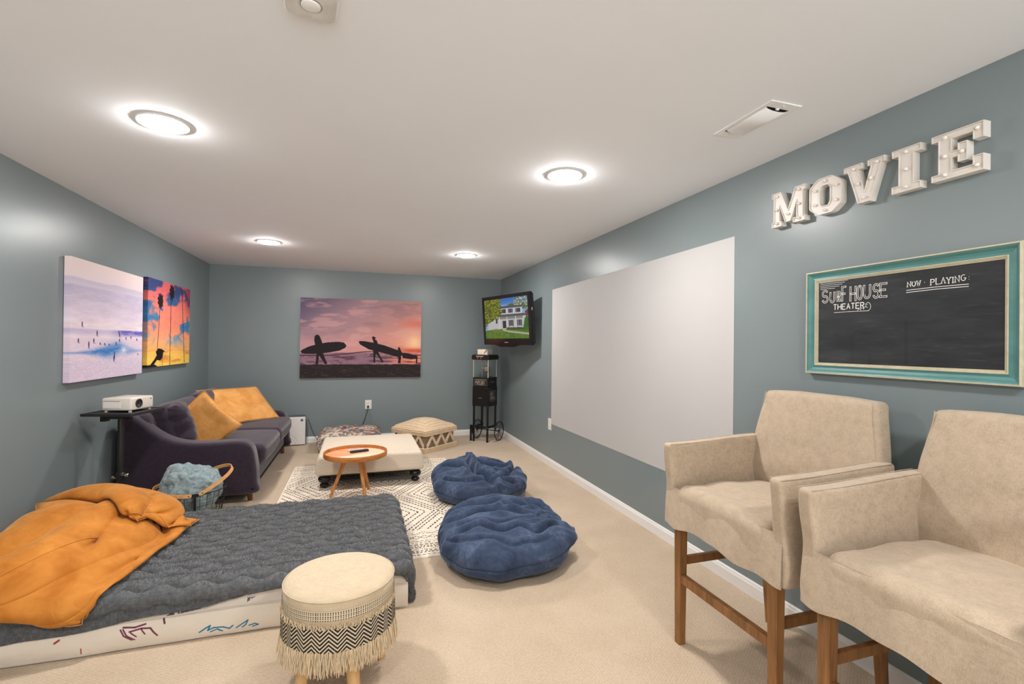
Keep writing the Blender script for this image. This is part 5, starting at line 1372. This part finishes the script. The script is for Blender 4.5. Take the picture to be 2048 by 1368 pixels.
def fur(P0, N0, n, length, width, comb, seed, Tn=None, spread=.5):
    """n tapered strands on a (nu, nv, 3) surface"""
    g = np.random.RandomState(seed); nu, nv = P0.shape[:2]; fu = g.uniform(0, nu - 1.001, n); fv = g.uniform(0, nv - 1.001, n); i = fu.astype(int); j = fv.astype(int); a = (fu - i)[:, None]; b_ = (fv - j)[:, None]
    B = lambda Q: (Q[i, j] * (1 - a) + Q[i + 1, j] * a) * (1 - b_) + (Q[i, j + 1] * (1 - a) + Q[i + 1, j + 1] * a) * b_
    P, N_ = B(P0), B(N0); N_ /= np.linalg.norm(N_, axis=1, keepdims=True) + 1e-9
    cb = np.array(comb, float)[None] + g.normal(0, spread, (n, 3)) * .6; cb -= N_ * (cb * N_).sum(1, keepdims=True)
    # clumps: neighbouring strands lean the same way
    cl = np.stack([fbm(P[:, 0] * 38, P[:, 1] * 38, 91, 2) - .5, fbm(P[:, 0] * 38, P[:, 1] * 38 + 9, 92, 2) - .5, 0 * P[:, 0]], -1) * 1.3; cl -= N_ * (cl * N_).sum(1, keepdims=True); cb += cl
    L = length * g.uniform(.6, 1.15, n)[:, None]; d1 = N_ * .85 + cb * .35; d2 = N_ * .30 + cb * .8
    side = np.cross(N_, g.normal(0, 1, (n, 3))); side /= np.linalg.norm(side, axis=1, keepdims=True) + 1e-9; w_ = width * side
    M1 = P + d1 * L * .55; T_ = M1 + d2 * L * .5
    V = np.stack([P - w_ - N_ * .002, P + w_ - N_ * .002, M1 + w_ * .75, M1 - w_ * .75, T_ + w_ * .15, T_ - w_ * .15], 1).reshape(-1, 3)
    o = np.arange(n)[:, None] * 6; F = np.concatenate([o + np.array([[0, 1, 2, 3]]), o + np.array([[3, 2, 4, 5]])]); return V, F
def grid_normals(P):
    du = np.gradient(P, axis=0); dv = np.gradient(P, axis=1); N_ = np.cross(du, dv); return N_ / (np.linalg.norm(N_, axis=-1, keepdims=True) + 1e-9)
Nn = grid_normals(P)
bl = fast_mesh('fur_blanket', P.reshape(-1, 3), grid_faces(nu, nv), GFUR)
md = bl.modifiers.new('thickness', 'SOLIDIFY'); md.thickness = .006; md.offset = -1
tag(bl, 'fluffy dark grey ribbed fur blanket spread over the low mattress', 'blanket')
V, F = fur(P, Nn, 260000, .0095, .0006, (.1, -.35, -.1), 3)
tag(fast_mesh('fur_pile', V, F, GFUR, bl, smooth=True), kind='stuff')
# folded lining showing at the near corner
b = MB()

# ================================================================ orange pillows heaped on the mattress
hf = HField(-2.1, .5, 2.2, 4.3)
def bed(X, Y):
    e = np.minimum(np.minimum(Y - (MY0 - .04), (MY1 + .05) - Y), (MX1 + .05) - X); h = (MZ + .052) * np.clip(e / .05 + .2, 0, 1) ** .5
    return np.where(e > -.01, h, 0)
hf.fill(bed)
def Rz(d, tx=0, ty=0): return Matrix.Rotation(radians(d), 3, 'Z') @ Matrix.Rotation(radians(ty), 3, 'Y') @ Matrix.Rotation(radians(tx), 3, 'X')
CLX = XL + .012
def bed_pillow(label, W, L, loc, rot, vol, seed, steps=120, n=34, **kw):
    def lim(P): P[:, 1] = np.minimum(P[:, 1], 3.93); return P
    R3 = np.array(rot.to_3x3()); gx, gy = np.meshgrid(np.linspace(-W / 2.4, W / 2.4, 9), np.linspace(-L / 2.4, L / 2.4, 9)); gp = np.stack([gx.ravel(), gy.ravel(), 0 * gx.ravel()], -1) @ R3.T + np.array(loc)
    loc = (loc[0], loc[1], float((hf.at(gp[:, 0], gp[:, 1]) - gp[:, 2] + loc[2]).max()) * .92 + .05)
    X, F, top = make_pillow(W, L, n, int(n * L / W), loc, rot, vol, hf.at, seed, steps, clampx=CLX, extra=lim, **kw)
    print(label, X.min(0).round(2), X.max(0).round(2))
    o = fast_mesh('orange_pillow', X, F, ORANGE); subsurf(o, 1); tag(o, label, 'pillow', 'orange velvet pillows on the mattress')
    # seam along the border
    bd = np.concatenate([top[:, 0], top[-1, 1:], top[-2::-1, -1], top[0, -2:0:-1]])
    b = MB(); b.tube([tuple(p) for p in X[bd]], .0028, 5, closed=True); b.build('seam', ORANGE, o, smooth=True)
    hf.stamp(X); return o
bed_pillow('orange velvet pillow farthest back on the mattress, against the left wall', .58, .60, (-1.60, 3.60, .42), Rz(10, 0, 16), 32, 2, fric=.85)
bed_pillow('orange velvet pillow in the middle of the heap, half hidden at the left edge', .62, .76, (-1.57, 3.22, .55), Rz(-10, 0, 16), 40, 4, fric=.85)
bed_pillow('orange velvet pillow lowest at the front, its corner hanging over the mattress edge', .54, .56, (-1.56, 2.88, .55), Rz(3, 4, 4), 13, 9, fric=.85)
bed_pillow('largest orange velvet pillow on top of the heap, its corner hanging down the mattress side', .70, 1.06, (-1.37, 3.03, .74), Rz(-9, 2, 8), 32, 12, steps=100, n=44, wr=.03, fric=.85)
bed_pillow('orange velvet pillow at the right of the heap, beside the wire basket', .60, .84, (-1.43, 3.44, .80), Rz(42, 0, 8), 27, 21, steps=90, n=40, wr=.03, fric=.95)

# ================================================================ bean bags
def cube_sphere(n):
    V, F, _ = None, None, None
    Vs = []; Fs = []; off = 0; t_ = np.tan(np.linspace(-pi / 4, pi / 4, n)); A, B = np.meshgrid(t_, t_, indexing='ij')
    for ax in range(3):
        for sg in (-1, 1):
            P = np.zeros((n, n, 3)); P[..., ax] = sg; P[..., (ax + 1) % 3] = A; P[..., (ax + 2) % 3] = B; P /= np.linalg.norm(P, axis=-1, keepdims=True)
            Vs.append(P.reshape(-1, 3)); Fs.append(grid_faces(n, n, off, flip=(sg < 0))); off += n * n
    V = np.concatenate(Vs); F = np.concatenate(Fs); key = np.round(V, 5); _, idx, inv = np.unique(key, axis=0, return_index=True, return_inverse=True); inv = inv.ravel()
    return V[idx], inv[F]
def mesh_edges(F, nv):
    e = np.concatenate([F[:, [0, 1]], F[:, [1, 2]], F[:, [2, 3]], F[:, [3, 0]]]); dg = np.concatenate([F[:, [0, 2]], F[:, [1, 3]]])
    def uq(q): q = np.sort(q, 1); _, ix = np.unique(q[:, 0] * 1000000 + q[:, 1], return_index=True); return q[ix]
    e = uq(e); dg = uq(dg); return np.concatenate([e, dg]), np.concatenate([np.ones(len(e)), np.full(len(dg), .4)])
DENIM = None
def denim_mat():
    k = NT('blue_plush'); v = k.coord(); f = k.noise(v, 5, 5, .65, .6); g2 = k.noise(v, 40, 4, .7)
    q = k.math('ADD', k.math('MULTIPLY', f, .65), k.math('MULTIPLY', g2, .35))
    k.l(k.ramp(q, [(.34, srgb(44, 54, 74)), (.52, srgb(60, 73, 97)), (.68, srgb(90, 104, 128))]), k.b.inputs['Base Color']); k.b.inputs['Roughness'].default_value = .8
    k.b.inputs['Sheen Weight'].default_value = .35; k.b.inputs['Sheen Roughness'].default_value = .35; k.b.inputs['Sheen Tint'].default_value = (.6, .75, 1, 1); k.b.inputs['Specular IOR Level'].default_value = .15
    k.bump(k.noise(v, 300, 3, .6), .25, .0015); return k.m
DENIM = denim_mat()
def catmull(P, k=8, closed=False):
    out = []; n = len(P)
    for i in range(n if closed else n - 1):
        p0 = P[i - 1] if (i > 0 or closed) else P[i]; p1 = P[i]; p2 = P[(i + 1) % n]; p3 = P[(i + 2) % n] if (i + 2 < n or closed) else P[(i + 1) % n]
        for j in range(k):
            s_ = j / k; out.append(tuple(.5 * ((2 * p1[q]) + (-p0[q] + p2[q]) * s_ + (2 * p0[q] - 5 * p1[q] + 4 * p2[q] - p3[q]) * s_ * s_ + (-p0[q] + 3 * p1[q] - 3 * p2[q] + p3[q]) * s_ ** 3) for q in range(len(p1))))
    if not closed: out.append(tuple(P[-1]))
    return out
def polydist(x, y, pts):
    """distance to a polyline, signed by the side"""
    best = np.full(x.shape, 9.); sg = np.ones(x.shape)
    for a, c in zip(pts[:-1], pts[1:]):
        d = segdist(x, y, a, c); s_ = np.sign((c[0] - a[0]) * (y - a[1]) - (c[1] - a[1]) * (x - a[0])); m_ = d < best; best[m_] = d[m_]; sg[m_] = s_[m_]
    return best, sg
def bean_bag(label, cx, cy, rx, ry, h_front, h_back, creases, seams, seed, flap=None):
    V, F = cube_sphere(92)
    h = np.hypot(V[:, 0], V[:, 1]); th = np.arctan2(V[:, 1], V[:, 0]); z = V[:, 2]
    p = 3.3; k = (h ** p + abs(z) ** p) ** (-1 / p); h2, z2 = h * k, z * k
    R_ = 1 + .035 * np.sin(th * 3 + seed) + .025 * np.sin(th * 5 + seed * 2) + .012 * np.sin(th * 11 + seed)
    X = np.stack([np.cos(th) * h2 * rx * R_, np.sin(th) * h2 * ry * R_, z2], -1)
    top = h_front + (h_back - h_front) * np.clip((X[:, 1] / ry + 1) / 2, 0, 1)
    zc = .105; X[:, 2] = np.where(z2 > 0, zc + z2 * (top - zc), zc + z2 * .112)
    X[:, :2] *= (1 - .05 * ss(.02, -.11, X[:, 2] - zc))[:, None]
    if flap: 
        d = np.hypot(X[:, 0] - flap[0], X[:, 1] - flap[1]); w_ = np.exp(-(d / .10) ** 2) * ss(.05, .16, X[:, 2]) ; X[:, 0] += w_ * flap[2]; X[:, 1] += w_ * flap[3]; X[:, 2] -= w_ * .02
    N = smooth_normals(X, F); x, y = X[:, 0] + .012 * np.sin(X[:, 1] * 30), X[:, 1] + .012 * np.sin(X[:, 0] * 27 + seed)
    up = ss(-.05, .05, X[:, 2] - zc); D = np.zeros(len(X))
    for pts, A, w_ in creases:
        pc = catmull(pts, 5); d, s_ = polydist(x, y, pc); sd = d * s_; fade = 1.
        e0 = np.minimum(np.hypot(x - pc[0][0], y - pc[0][1]), np.hypot(x - pc[-1][0], y - pc[-1][1])); fade = .25 + .75 * ss(0, .09, e0)
        D += up * A * fade * (np.exp(-((sd - w_ * 1.5) / w_) ** 2) - 1.15 * np.exp(-(d / (w_ * .42)) ** 2) + .35 * np.exp(-((sd + w_ * 1.4) / w_) ** 2))
    # soft secondary wrinkles, long in one direction
    q1 = x * cos(.2) + y * sin(.2); q2 = -x * sin(.2) + y * cos(.2); r1 = 1 - abs(2 * fbm(q1 * 2.4 + seed, q2 * 8 + X[:, 2] * 5, seed, 2) - 1) * 2.4
    r2 = 1 - abs(2 * fbm(th * 1.3, X[:, 2] * 9, seed + 4, 2) - 1) * 2.4
    D += .011 * np.clip(r1, -1, 1) * up + .007 * np.clip(r2, -1, 1) * (1 - up) + .004 * (fbm(q1 * 20, q2 * 30, seed + 8, 3) - .5)
    for zs, A in seams:
        D -= .010 * np.exp(-((X[:, 2] - zs - .012 * np.sin(th * 2 + seed)) / .005) ** 2) * A
    X = X + N * D[:, None]; X[:, 2] = np.maximum(X[:, 2], .006)
    o = fast_mesh('bean_bag', X, F, DENIM); o.location = (cx, cy, 0); tag(o, label, 'bean bag', 'blue bean bags'); return o
bean_bag('blue plush bean bag nearest the camera, in front of the other', .925, 3.05, .415, .44, .225, .33,
    [([(-.38, .18), (-.29, .21), (-.1, .19), (.15, .17), (.25, .12)], .030, .026), ([(-.34, .05), (-.2, .03), (-.04, .07), (.14, .0), (.24, -.08)], .030, .024),
     ([(-.37, -.03), (-.2, -.07), (.08, -.09), (.37, -.02)], .016, .020), ([(-.35, -.12), (-.19, -.12), (-.08, -.19), (.07, -.19), (.12, -.25), (.21, -.21), (.37, -.14)], .026, .022),
     ([(-.40, -.10), (-.3, -.2), (-.11, -.29), (-.02, -.33), (.10, -.34), (.2, -.30)], .014, .018), ([(.05, .10), (.2, .12), (.36, .05), (.43, -.06)], .030, .026), ([(-.2, .3), (.0, .29), (.2, .27)], .020, .024)],
    ((.115, .9),), 3, flap=(.40, -.14, .075, -.03))
bean_bag('dark blue plush bean bag farther back, behind the other and right of the ottoman', 1.085, 4.36, .435, .44, .215, .295,
    [([(-.43, .05), (-.31, .15), (-.17, .07), (-.1, -.08), (-.03, -.16)], .034, .030), ([(-.06, .30), (-.08, .05), (-.06, -.2), (.04, -.36)], .060, .034),
     ([(-.01, .22), (.07, .06), (.18, -.02), (.30, .0)], .034, .026), ([(.0, -.30), (.16, -.26), (.33, -.06), (.40, .14)], .030, .026), ([(.05, .15), (.15, .16), (.28, .11)], .024, .018),
     ([(-.40, -.08), (-.25, -.24), (.01, -.34), (.30, -.28)], .020, .022), ([(-.35, .3), (-.12, .34), (.1, .30), (.3, .24)], .022, .026), ([(.06, -.05), (.16, -.14), (.26, -.12)], .026, .018)],
    ((.10, .9),), 8)

# ================================================================ sofa
NAVY = weave_mat('aubergine_weave', srgb(56, 44, 58), srgb(38, 29, 42), scale=700, rough=.85, sheen=.3, slub=(1, 1, 1))
t = thing('sofa', 'dark purple fabric sofa with curved arms against the left wall', 'sofa', (-1.35, 5.72, 0))
o_ = (-1.35, 5.72, 0)
def pad_prism(b, poly, y0, y1, r, n=6):
    """soft edged slab: outline in (x, z), rounded towards both faces"""
    rings = []
    for i in range(n + 1):
        a = pi / 2 * i / n; rings.append((y0 + r * (1 - sin(a)), r * (1 - cos(a))))
    rings = [(y0 + r - r * sin(pi / 2 * (1 - i / n)), r - r * cos(pi / 2 * (1 - i / n))) for i in range(n + 1)]
    full = rings + [(y0 + y1 - y, ins) for y, ins in reversed(rings)]
    m_ = len(poly); vs = []; fs = []
    for y, ins in full:
        vs += [(p[0], y, p[1]) for p in offset(poly, ins)]
    for j in range(len(full) - 1):
        for i in range(m_): fs.append((j * m_ + i, j * m_ + (i + 1) % m_, (j + 1) * m_ + (i + 1) % m_, (j + 1) * m_ + i))
    for side, base in ((-1, 0), (1, (len(full) - 1) * m_)):
        y, ins = full[0] if side < 0 else full[-1]; o2 = len(vs); vs += [(p[0], y, p[1]) for p in offset(poly, ins + .006)]
        for i in range(m_):
            q = (base + i, base + (i + 1) % m_, o2 + (i + 1) % m_, o2 + i); fs.append(q[::-1] if side < 0 else q)
        fs += [tuple(o2 + i for i in (tr if side < 0 else tr[::-1])) for tr in fill_tri(offset(poly, ins + .006))[1]]
    b.add(vs, fs)
armp = catmull([(-.49, .62), (-.485, .79), (-.44, .812), (-.36, .765), (-.24, .655), (-.12, .585), (.02, .553), (.20, .548), (.36, .550), (.44, .530), (.485, .47), (.510, .34), (.520, .20), (.515, .095), (.20, .085), (-.20, .085), (-.49, .09), (-.495, .35)], 6, closed=True)
for y0 in (-1.085, .895):
    b = MB(); pad_prism(b, armp, y0, y0 + .19, .042); b.build('arm', NAVY, t, smooth=True, autosmooth=60)
V, F, N = cushion_box((-.50, -1.0, .10), (-.30, 1.0, .80), .07, 26); V[:, 0] -= .05 * ss(.3, .8, V[:, 2]) - .05; fast_mesh('back', V, F, NAVY, t)
V, F, N = cushion_box((-.46, -.93, .11), (.47, .93, .33), .03, 20); fast_mesh('seat_base', V, F, NAVY, t)
b = MB(); b.box((-.47, -1.02, .075), (.46, 1.02, .10), .01); b.build('under_frame', mat('under_black', (.01, .01, .012), rough=.9), t)
for k, (y0, y1) in enumerate(((-.905, -.01), (.0, .90))):
    V, F, N = cushion_box((-.26, y0, .305), (.555, y1, .475), .06, 34)
    yc = (y0 + y1) / 2; hw = (y1 - y0) / 2
    V[:, 2] += (V[:, 2] > .39) * .028 * np.cos((V[:, 1] - yc) / hw * 1.5) * np.cos((V[:, 0] - .15) / .42 * 1.3)
    V[:, 0] += .018 * np.cos((V[:, 1] - yc) / hw * 1.5) * (V[:, 0] > .3)
    V += smooth_normals(V, F) * (.006 * (fbm(V[:, 0] * 6 + k, V[:, 1] * 6 + V[:, 2] * 5, 3) - .5))[:, None]
    fast_mesh('seat_cushion', V, F, NAVY, t)
def soft_cushion(parent, name, lo, hi, tilt, seed, m, rz=0, amt=.012):
    """plump back cushion: thick in the middle, creased towards its edges"""
    W, T_, H_ = [h_ - l_ for l_, h_ in zip(lo, hi)]
    n = 40; V, F, N = cushion_box((-1, -1, -1), (1, 1, 1), .25, n)
    e = np.clip((1 - V[:, 1] ** 4) * (1 - V[:, 2] ** 4), 0, 1) ** .45
    V[:, 0] *= .22 + .78 * e
    P = V * np.array([W / 2, T_ / 2, H_ / 2])
    P[:, 1] *= 1 - .04 * (1 - abs(V[:, 2])) ; 
    nn = smooth_normals(P, F); edge = 1 - e
    P += nn * (amt * (fbm(V[:, 1] * 3 + seed, V[:, 2] * 3 + V[:, 0], seed) - .5) + amt * .9 * np.sin(V[:, 2] * 9 + 5 * fbm(V[:, 1] * 2 + seed, V[:, 2] * 2, seed + 3)) * (.25 + edge) * .5)[:, None]
    R_ = np.array((Matrix.Rotation(rz, 3, 'Z') @ Matrix.Rotation(tilt, 3, 'Y'))); P = P @ R_.T
    c = [(a + b_) / 2 for a, b_ in zip(lo, hi)]
    o = fast_mesh(name, P, F, m, parent); o.location = c; return o
soft_cushion(t, 'back_cushion', (-.36, -.90, .45), (-.14, -.02, .86), -.22, 3, NAVY)
soft_cushion(t, 'back_cushion', (-.36, .0, .45), (-.14, .90, .87), -.22, 9, NAVY)
WALNUT = wood_mat('walnut_leg', srgb(92, 50, 26), srgb(132, 78, 42), (1, 1, .1), 30, .4)
for x, y in ((.44, -.95), (.44, .95), (-.42, -.95), (-.42, .95)):
    b = MB(); b.tube([(x + .012, y, 0), (x, y, .08)], [.018, .027], 14); b.build('leg', WALNUT, t, smooth=True, autosmooth=40)
# loose pillow in the sofa's near corner
o = soft_cushion(None, 'throw_pillow', (-1.71, 4.86, .47), (-1.45, 5.36, .86), -.30, 17, NAVY, rz=.35, amt=.02)
tag(o, 'dark purple throw pillow leaning in the near corner of the sofa', 'pillow')
OR2 = velvet('orange_cotton', srgb(196, 134, 66), srgb(222, 164, 98), 300)
def sofa_pillow(label, W, L, loc, R_, vol, seed, wr=.016):
    n = 34; X, F, top = make_pillow(W, L, n, int(n * L / W), (0, 0, 0), Matrix.Identity(3), vol, None, seed, 70, g=0.0, wr=wr)
    X -= X.mean(0); X = X @ np.array(R_).T + np.array(loc)
    o = fast_mesh('orange_pillow', X, F, OR2); subsurf(o, 1); tag(o, label, 'pillow', 'orange pillows on the sofa')
    bd = np.concatenate([top[:, 0], top[-1, 1:], top[-2::-1, -1], top[0, -2:0:-1]]); b = MB(); b.tube([tuple(p) for p in X[bd]], .0028, 5, closed=True); b.build('seam', OR2, o, smooth=True)
    print(label, X.min(0).round(2), X.max(0).round(2)); return o
def basis(xv, yv):
    xv = Vector(xv).normalized(); yv = Vector(yv); yv = (yv - xv * yv.dot(xv)).normalized(); zv = xv.cross(yv); return Matrix((xv, yv, zv)).transposed()
sofa_pillow('orange pillow standing on its corner beside the near arm of the sofa', .47, .45, (-1.36, 5.08, .635), basis((.45, .10, -.50), (.55, .15, .40)), 9.5, 33, wr=.016)
sofa_pillow('wide orange pillow leaning back at the far end of the sofa', .76, .54, (-1.30, 6.22, .685), basis((.56, .66, -.02), (-.36, .30, .40)), 19, 37, wr=.035)

# ================================================================ wire basket with throw
t = thing('wire_basket', 'round black wire basket with two bent wood handles beside the sofa arm', 'basket', (-1.20, 4.21, 0))
WR_ = mat('wire_black', (.012, .012, .012), rough=.4)
Rr, Rb_, Hb = .235, .17, .295
rad = lambda z: Rb_ + (Rr - Rb_) * (z / Hb) ** .7
b = MB()
for z in (.012, .06, .11, .16, .205, .25): b.tube([(rad(z) * cos(a), rad(z) * sin(a), z) for a in np.linspace(0, 2 * pi, 41)[:-1]], .0017, 5, closed=True)
for i in range(30):
    a = 2 * pi * i / 30; b.tube([(rad(z) * cos(a), rad(z) * sin(a), z) for z in np.linspace(.012, Hb, 7)], .0017, 5)
for i in range(6): b.tube([(-Rb_ + i * .06 + .02, -sqrt(max(0, Rb_ ** 2 - (-Rb_ + i * .06 + .02) ** 2)), .008), (-Rb_ + i * .06 + .02, sqrt(max(0, Rb_ ** 2 - (-Rb_ + i * .06 + .02) ** 2)), .008)], .0017, 5)
b.build('wire_mesh', WR_, t, smooth=True)
b = MB(); b.tube([(Rr * cos(a), Rr * sin(a), Hb) for a in np.linspace(0, 2 * pi, 61)[:-1]], .0045, 8, closed=True); b.build('rim', WR_, t, smooth=True)
STRAP = wood_mat('bent_wood_handle', srgb(206, 146, 88), srgb(230, 176, 118), (1, 1, 1), 12, .45)
ax0 = radians(-68)                       # direction of the front bracket
for sgn in (1, -1):
    a0 = ax0 if sgn > 0 else ax0 + pi
    ux, uy = cos(a0), sin(a0); b = MB()
    b.box((Rr - .002, -.026, Hb - .012), (Rr + .005, .026, Hb + .012), .001); b.box((Rr - .03, -.007, .10), (Rr + .002, .007, Hb), .001)
    o = b.build('bracket', WR_, t); o.rotation_euler = (0, 0, a0)
for k, (side, lift) in enumerate(((-1, radians(4)), (1, radians(26)))):
    # a hoop from the front bracket round to the rear one
    pts = []
    for i in range(37):
        s_ = i / 36; th = pi * s_; r_ = Rr + .012
        p = Vector((cos(th) * r_, 0, 0)); q = sin(th) * (r_ + (.03 if side > 0 else -.035))
        f_ = Vector((cos(ax0), sin(ax0), 0)); sd = Vector((-sin(ax0), cos(ax0), 0)) * side
        st = .030
        P_ = f_ * (cos(th) * r_) + sd * (q * cos(lift) + st * 0) + Vector((0, 0, Hb + .004 + q * sin(lift)))
        pts.append(P_ + sd * .022)
    b = MB(); n = len(pts); vs = []; fs = []
    nz = Vector((0, 0, 1)) * cos(lift) - sd * sin(lift)
    for i, p in enumerate(pts):
        tg = (pts[min(i + 1, n - 1)] - pts[max(i - 1, 0)]).normalized(); out = tg.cross(nz).normalized(); hh = .0125 * (1 if 0 < i < n - 1 else .6)
        for su, sv in ((-1, -1), (1, -1), (1, 1), (-1, 1)): vs.append(tuple(p + out * (.0028 * su) + nz * (hh * sv)))
    for i in range(n - 1):
        for q in range(4): fs.append((i * 4 + q, i * 4 + (q + 1) % 4, (i + 1) * 4 + (q + 1) % 4, (i + 1) * 4 + q))
    fs += [(0, 1, 2, 3), tuple((n - 1) * 4 + q for q in (3, 2, 1, 0))]; b.add(vs, fs); h_ = b.build('handle', STRAP, t, smooth=True, autosmooth=40)
    for i in (1, n - 2):
        p = pts[i]; b = MB(); b.lathe([(.0045, -.0045), (.0045, .0045)], (0, 0, 0), 10, 'x'); o = b.build('rivet', CHR, h_); o.location = p; o.rotation_euler = (0, 0, ax0)
# throw
n = 60; V, F = cube_sphere(46)
E0 = np.array([.195, .185, .165]); P = V * E0 * (abs(V).max(1) ** -.25)[:, None]
P[:, 0] += .02 * V[:, 2]; k = (V[:, 2] > 0)
P[:, 2] *= np.where(V[:, 2] > 0, 1.05 - .35 * V[:, 0], 1.25)
lump = abs(np.sin(V[:, 0] * 9 + 4 * fbm(V[:, 1] * 3, V[:, 2] * 3, 4)) * np.sin(V[:, 1] * 9 + 3 * fbm(V[:, 0] * 3, V[:, 2] * 3, 6)))
nn = smooth_normals(P, F); P = P + nn * (.020 * lump + .05 * (fbm(V[:, 0] * 3 + 2, V[:, 1] * 3 + V[:, 2] * 2, 8) - .5) - .01)[:, None]
hz = P[:, 2] + .295; lim = np.where(hz < .31, .166 + .06 * np.clip(hz / .295, 0, 1) ** .7, .3); rr = np.hypot(P[:, 0], P[:, 1]); sc_ = np.minimum(1, lim / np.maximum(rr, 1e-6)); P[:, 0] *= sc_; P[:, 1] *= sc_
P[:, 2] = np.maximum(P[:, 2], -.27)
BFUR = fur_mat('blue_grey_fur', srgb(116, 134, 138), srgb(142, 160, 164), srgb(174, 188, 190))
th_ = fast_mesh('throw_blanket', P, F, BFUR); th_.location = (-1.20, 4.21, .295); tag(th_, 'fluffy pale blue grey throw bundled in the wire basket', 'blanket')
nn = smooth_normals(P, F); g = np.random.RandomState(5); fi = g.randint(0, len(F), 60000); w4 = g.dirichlet((1, 1, 1, 1), 60000)
PP_ = (P[F[fi]] * w4[..., None]).sum(1); NN_ = (nn[F[fi]] * w4[..., None]).sum(1)
V2, F2 = fur(np.repeat(PP_[:, None], 2, 1), np.repeat(NN_[:, None], 2, 1), 60000, .009, .0008, (0, 0, -.2), 8)
tag(fast_mesh('fur_pile', V2, F2, BFUR, th_), kind='stuff')

# ================================================================ poufs
def art_floral(V):
    a, b_, c_ = V[:, 0] * 15, V[:, 1] * 15, V[:, 2] * 15
    n1 = fbm(a + 3, b_ + c_, 3, 4); n2 = fbm(a * 3, b_ * 3 + c_ * 3, 5, 3); n3 = fbm(a * 1.4 + 9, b_ * 1.4 - c_, 7, 4)
    c = mixc(np.array((208, 192, 176)) + 0 * n1[:, None], (120, 108, 100), ss(.5, .62, n2))
    c = mixc(c, (78, 86, 100), ss(.55, .62, n1) * .75); c = mixc(c, (168, 116, 92), ss(.62, .68, n3) * .6); c = mixc(c, (112, 76, 70), ss(.62, .68, fbm(a + 20, b_ - 4 + c_, 9, 3)) * .8)
    c = np.clip(c / 255, 0, 1); return np.where(c <= .04045, c / 12.92, ((c + .055) / 1.055) ** 2.4)
V, F, N = cushion_box((-.38, -.30, .004), (.38, .30, .235), .06, 60)
V[:, 2] += (V[:, 2] > .12) * .055 * np.cos(V[:, 0] / .38 * 1.5) * np.cos(V[:, 1] / .30 * 1.5); V += smooth_normals(V, F) * (.012 * fbm(V[:, 0] * 22, V[:, 1] * 22 + V[:, 2] * 20, 3, 3))[:, None]
V[:, :2] *= (1 + .04 * np.sin(np.clip(V[:, 2] / .23, 0, 1) * pi))[:, None]
o = fast_mesh('floor_pouf', V, F, paint_mat('floral_tufts', rough=.95, spec=.05, bscale=120), color=art_floral(V)); o.location = (-.09, 6.80, 0)
tag(o, 'low floral patterned pouf behind the ottoman by the back wall', 'pouf')

t = thing('macrame_pouf', 'cream macrame pouf with knotted zigzag sides behind the ottoman', 'pouf', (.875, 6.60, 0), radians(39.6))
ROPE = mat('cotton_rope', srgb(218, 194, 162), rough=.9, vscale=30, vamt=.1, bscale=160, bstr=.4, bdist=.003)
GREYW = weave_mat('brown_weave', srgb(150, 130, 112), srgb(112, 94, 80), scale=300, sheen=.1)
V, F, N = cushion_box((-.29, -.29, .03), (.29, .29, .27), .04, 30); fast_mesh('body', V, F, GREYW, t)
V, F, N = cushion_box((-.305, -.305, .225), (.305, .305, .30), .035, 40)
V[:, 2] += (V[:, 2] > .26) * .10 * np.cos(V[:, 0] / .305 * 1.5) * np.cos(V[:, 1] / .305 * 1.5)
V[:, 2] += .004 * np.sin(V[:, 0] * 230) * np.sin(V[:, 1] * 230); fast_mesh('top_cushion', V, F, ROPE, t)
def square_path(r, z, c=.04, n=30):
    out = []
    for (sx, sy), (ex, ey) in (((-1, -1), (1, -1)), ((1, -1), (1, 1)), ((1, 1), (-1, 1)), ((-1, 1), (-1, -1))):
        for i in range(n): q = i / n; out.append(((sx + (ex - sx) * q) * r, (sy + (ey - sy) * q) * r, z))
    return out
def rope(b, path, r, closed=False, tw=.012):
    P_ = [Vector(p) for p in path]; L = 0; rr = []; prev = P_[0]
    for p in P_: L += (p - prev).length; prev = p; rr.append(r * (1 + .28 * sin(L / tw * 2 * pi)))
    b.tube(path, rr, 7, closed=closed)
def dens(path, d=.004, closed=True):
    out = []; n = len(path)
    for i in range(n if closed else n - 1):
        a, c = Vector(path[i]), Vector(path[(i + 1) % n]); k = max(1, int((c - a).length / d))
        out += [tuple(a + (c - a) * (j / k)) for j in range(k)]
    return out
for nm, zs in (('lid_rope', (.222, .240, .258, .276)), ('base_rope', (.008, .024, .040, .056))):
    b = MB()
    for z in zs: rope(b, dens([(x, y, z) for x, y, z in square_path(.308 - (.006 if z > .26 else 0), z, n=1)]), .0085, True)
    b.build(nm, ROPE, t, smooth=True)
b = MB()
for q in range(4):
    a = q * pi / 2; pts = [(-.27 + .54 * i / 6, -.299, .072 if i % 2 == 0 else .205) for i in range(7)]
    for dz in (-.018, 0, .018):
        pp = [(x * cos(a) - y * sin(a), x * sin(a) + y * cos(a), z + dz) for x, y, z in pts]; rope(b, dens(pp, closed=False), .0100)
b.build('zigzag_rope', ROPE, t, smooth=True)
for i, r_ in enumerate((.27, .22, .16)):
    b = MB(); rope(b, dens([(x, y, .300 + .10 * cos(x / .305 * 1.5) * cos(y / .305 * 1.5)) for x, y, z in square_path(r_, 0, n=12)]), .007, True); b.build('top_rope', ROPE, t, smooth=True)
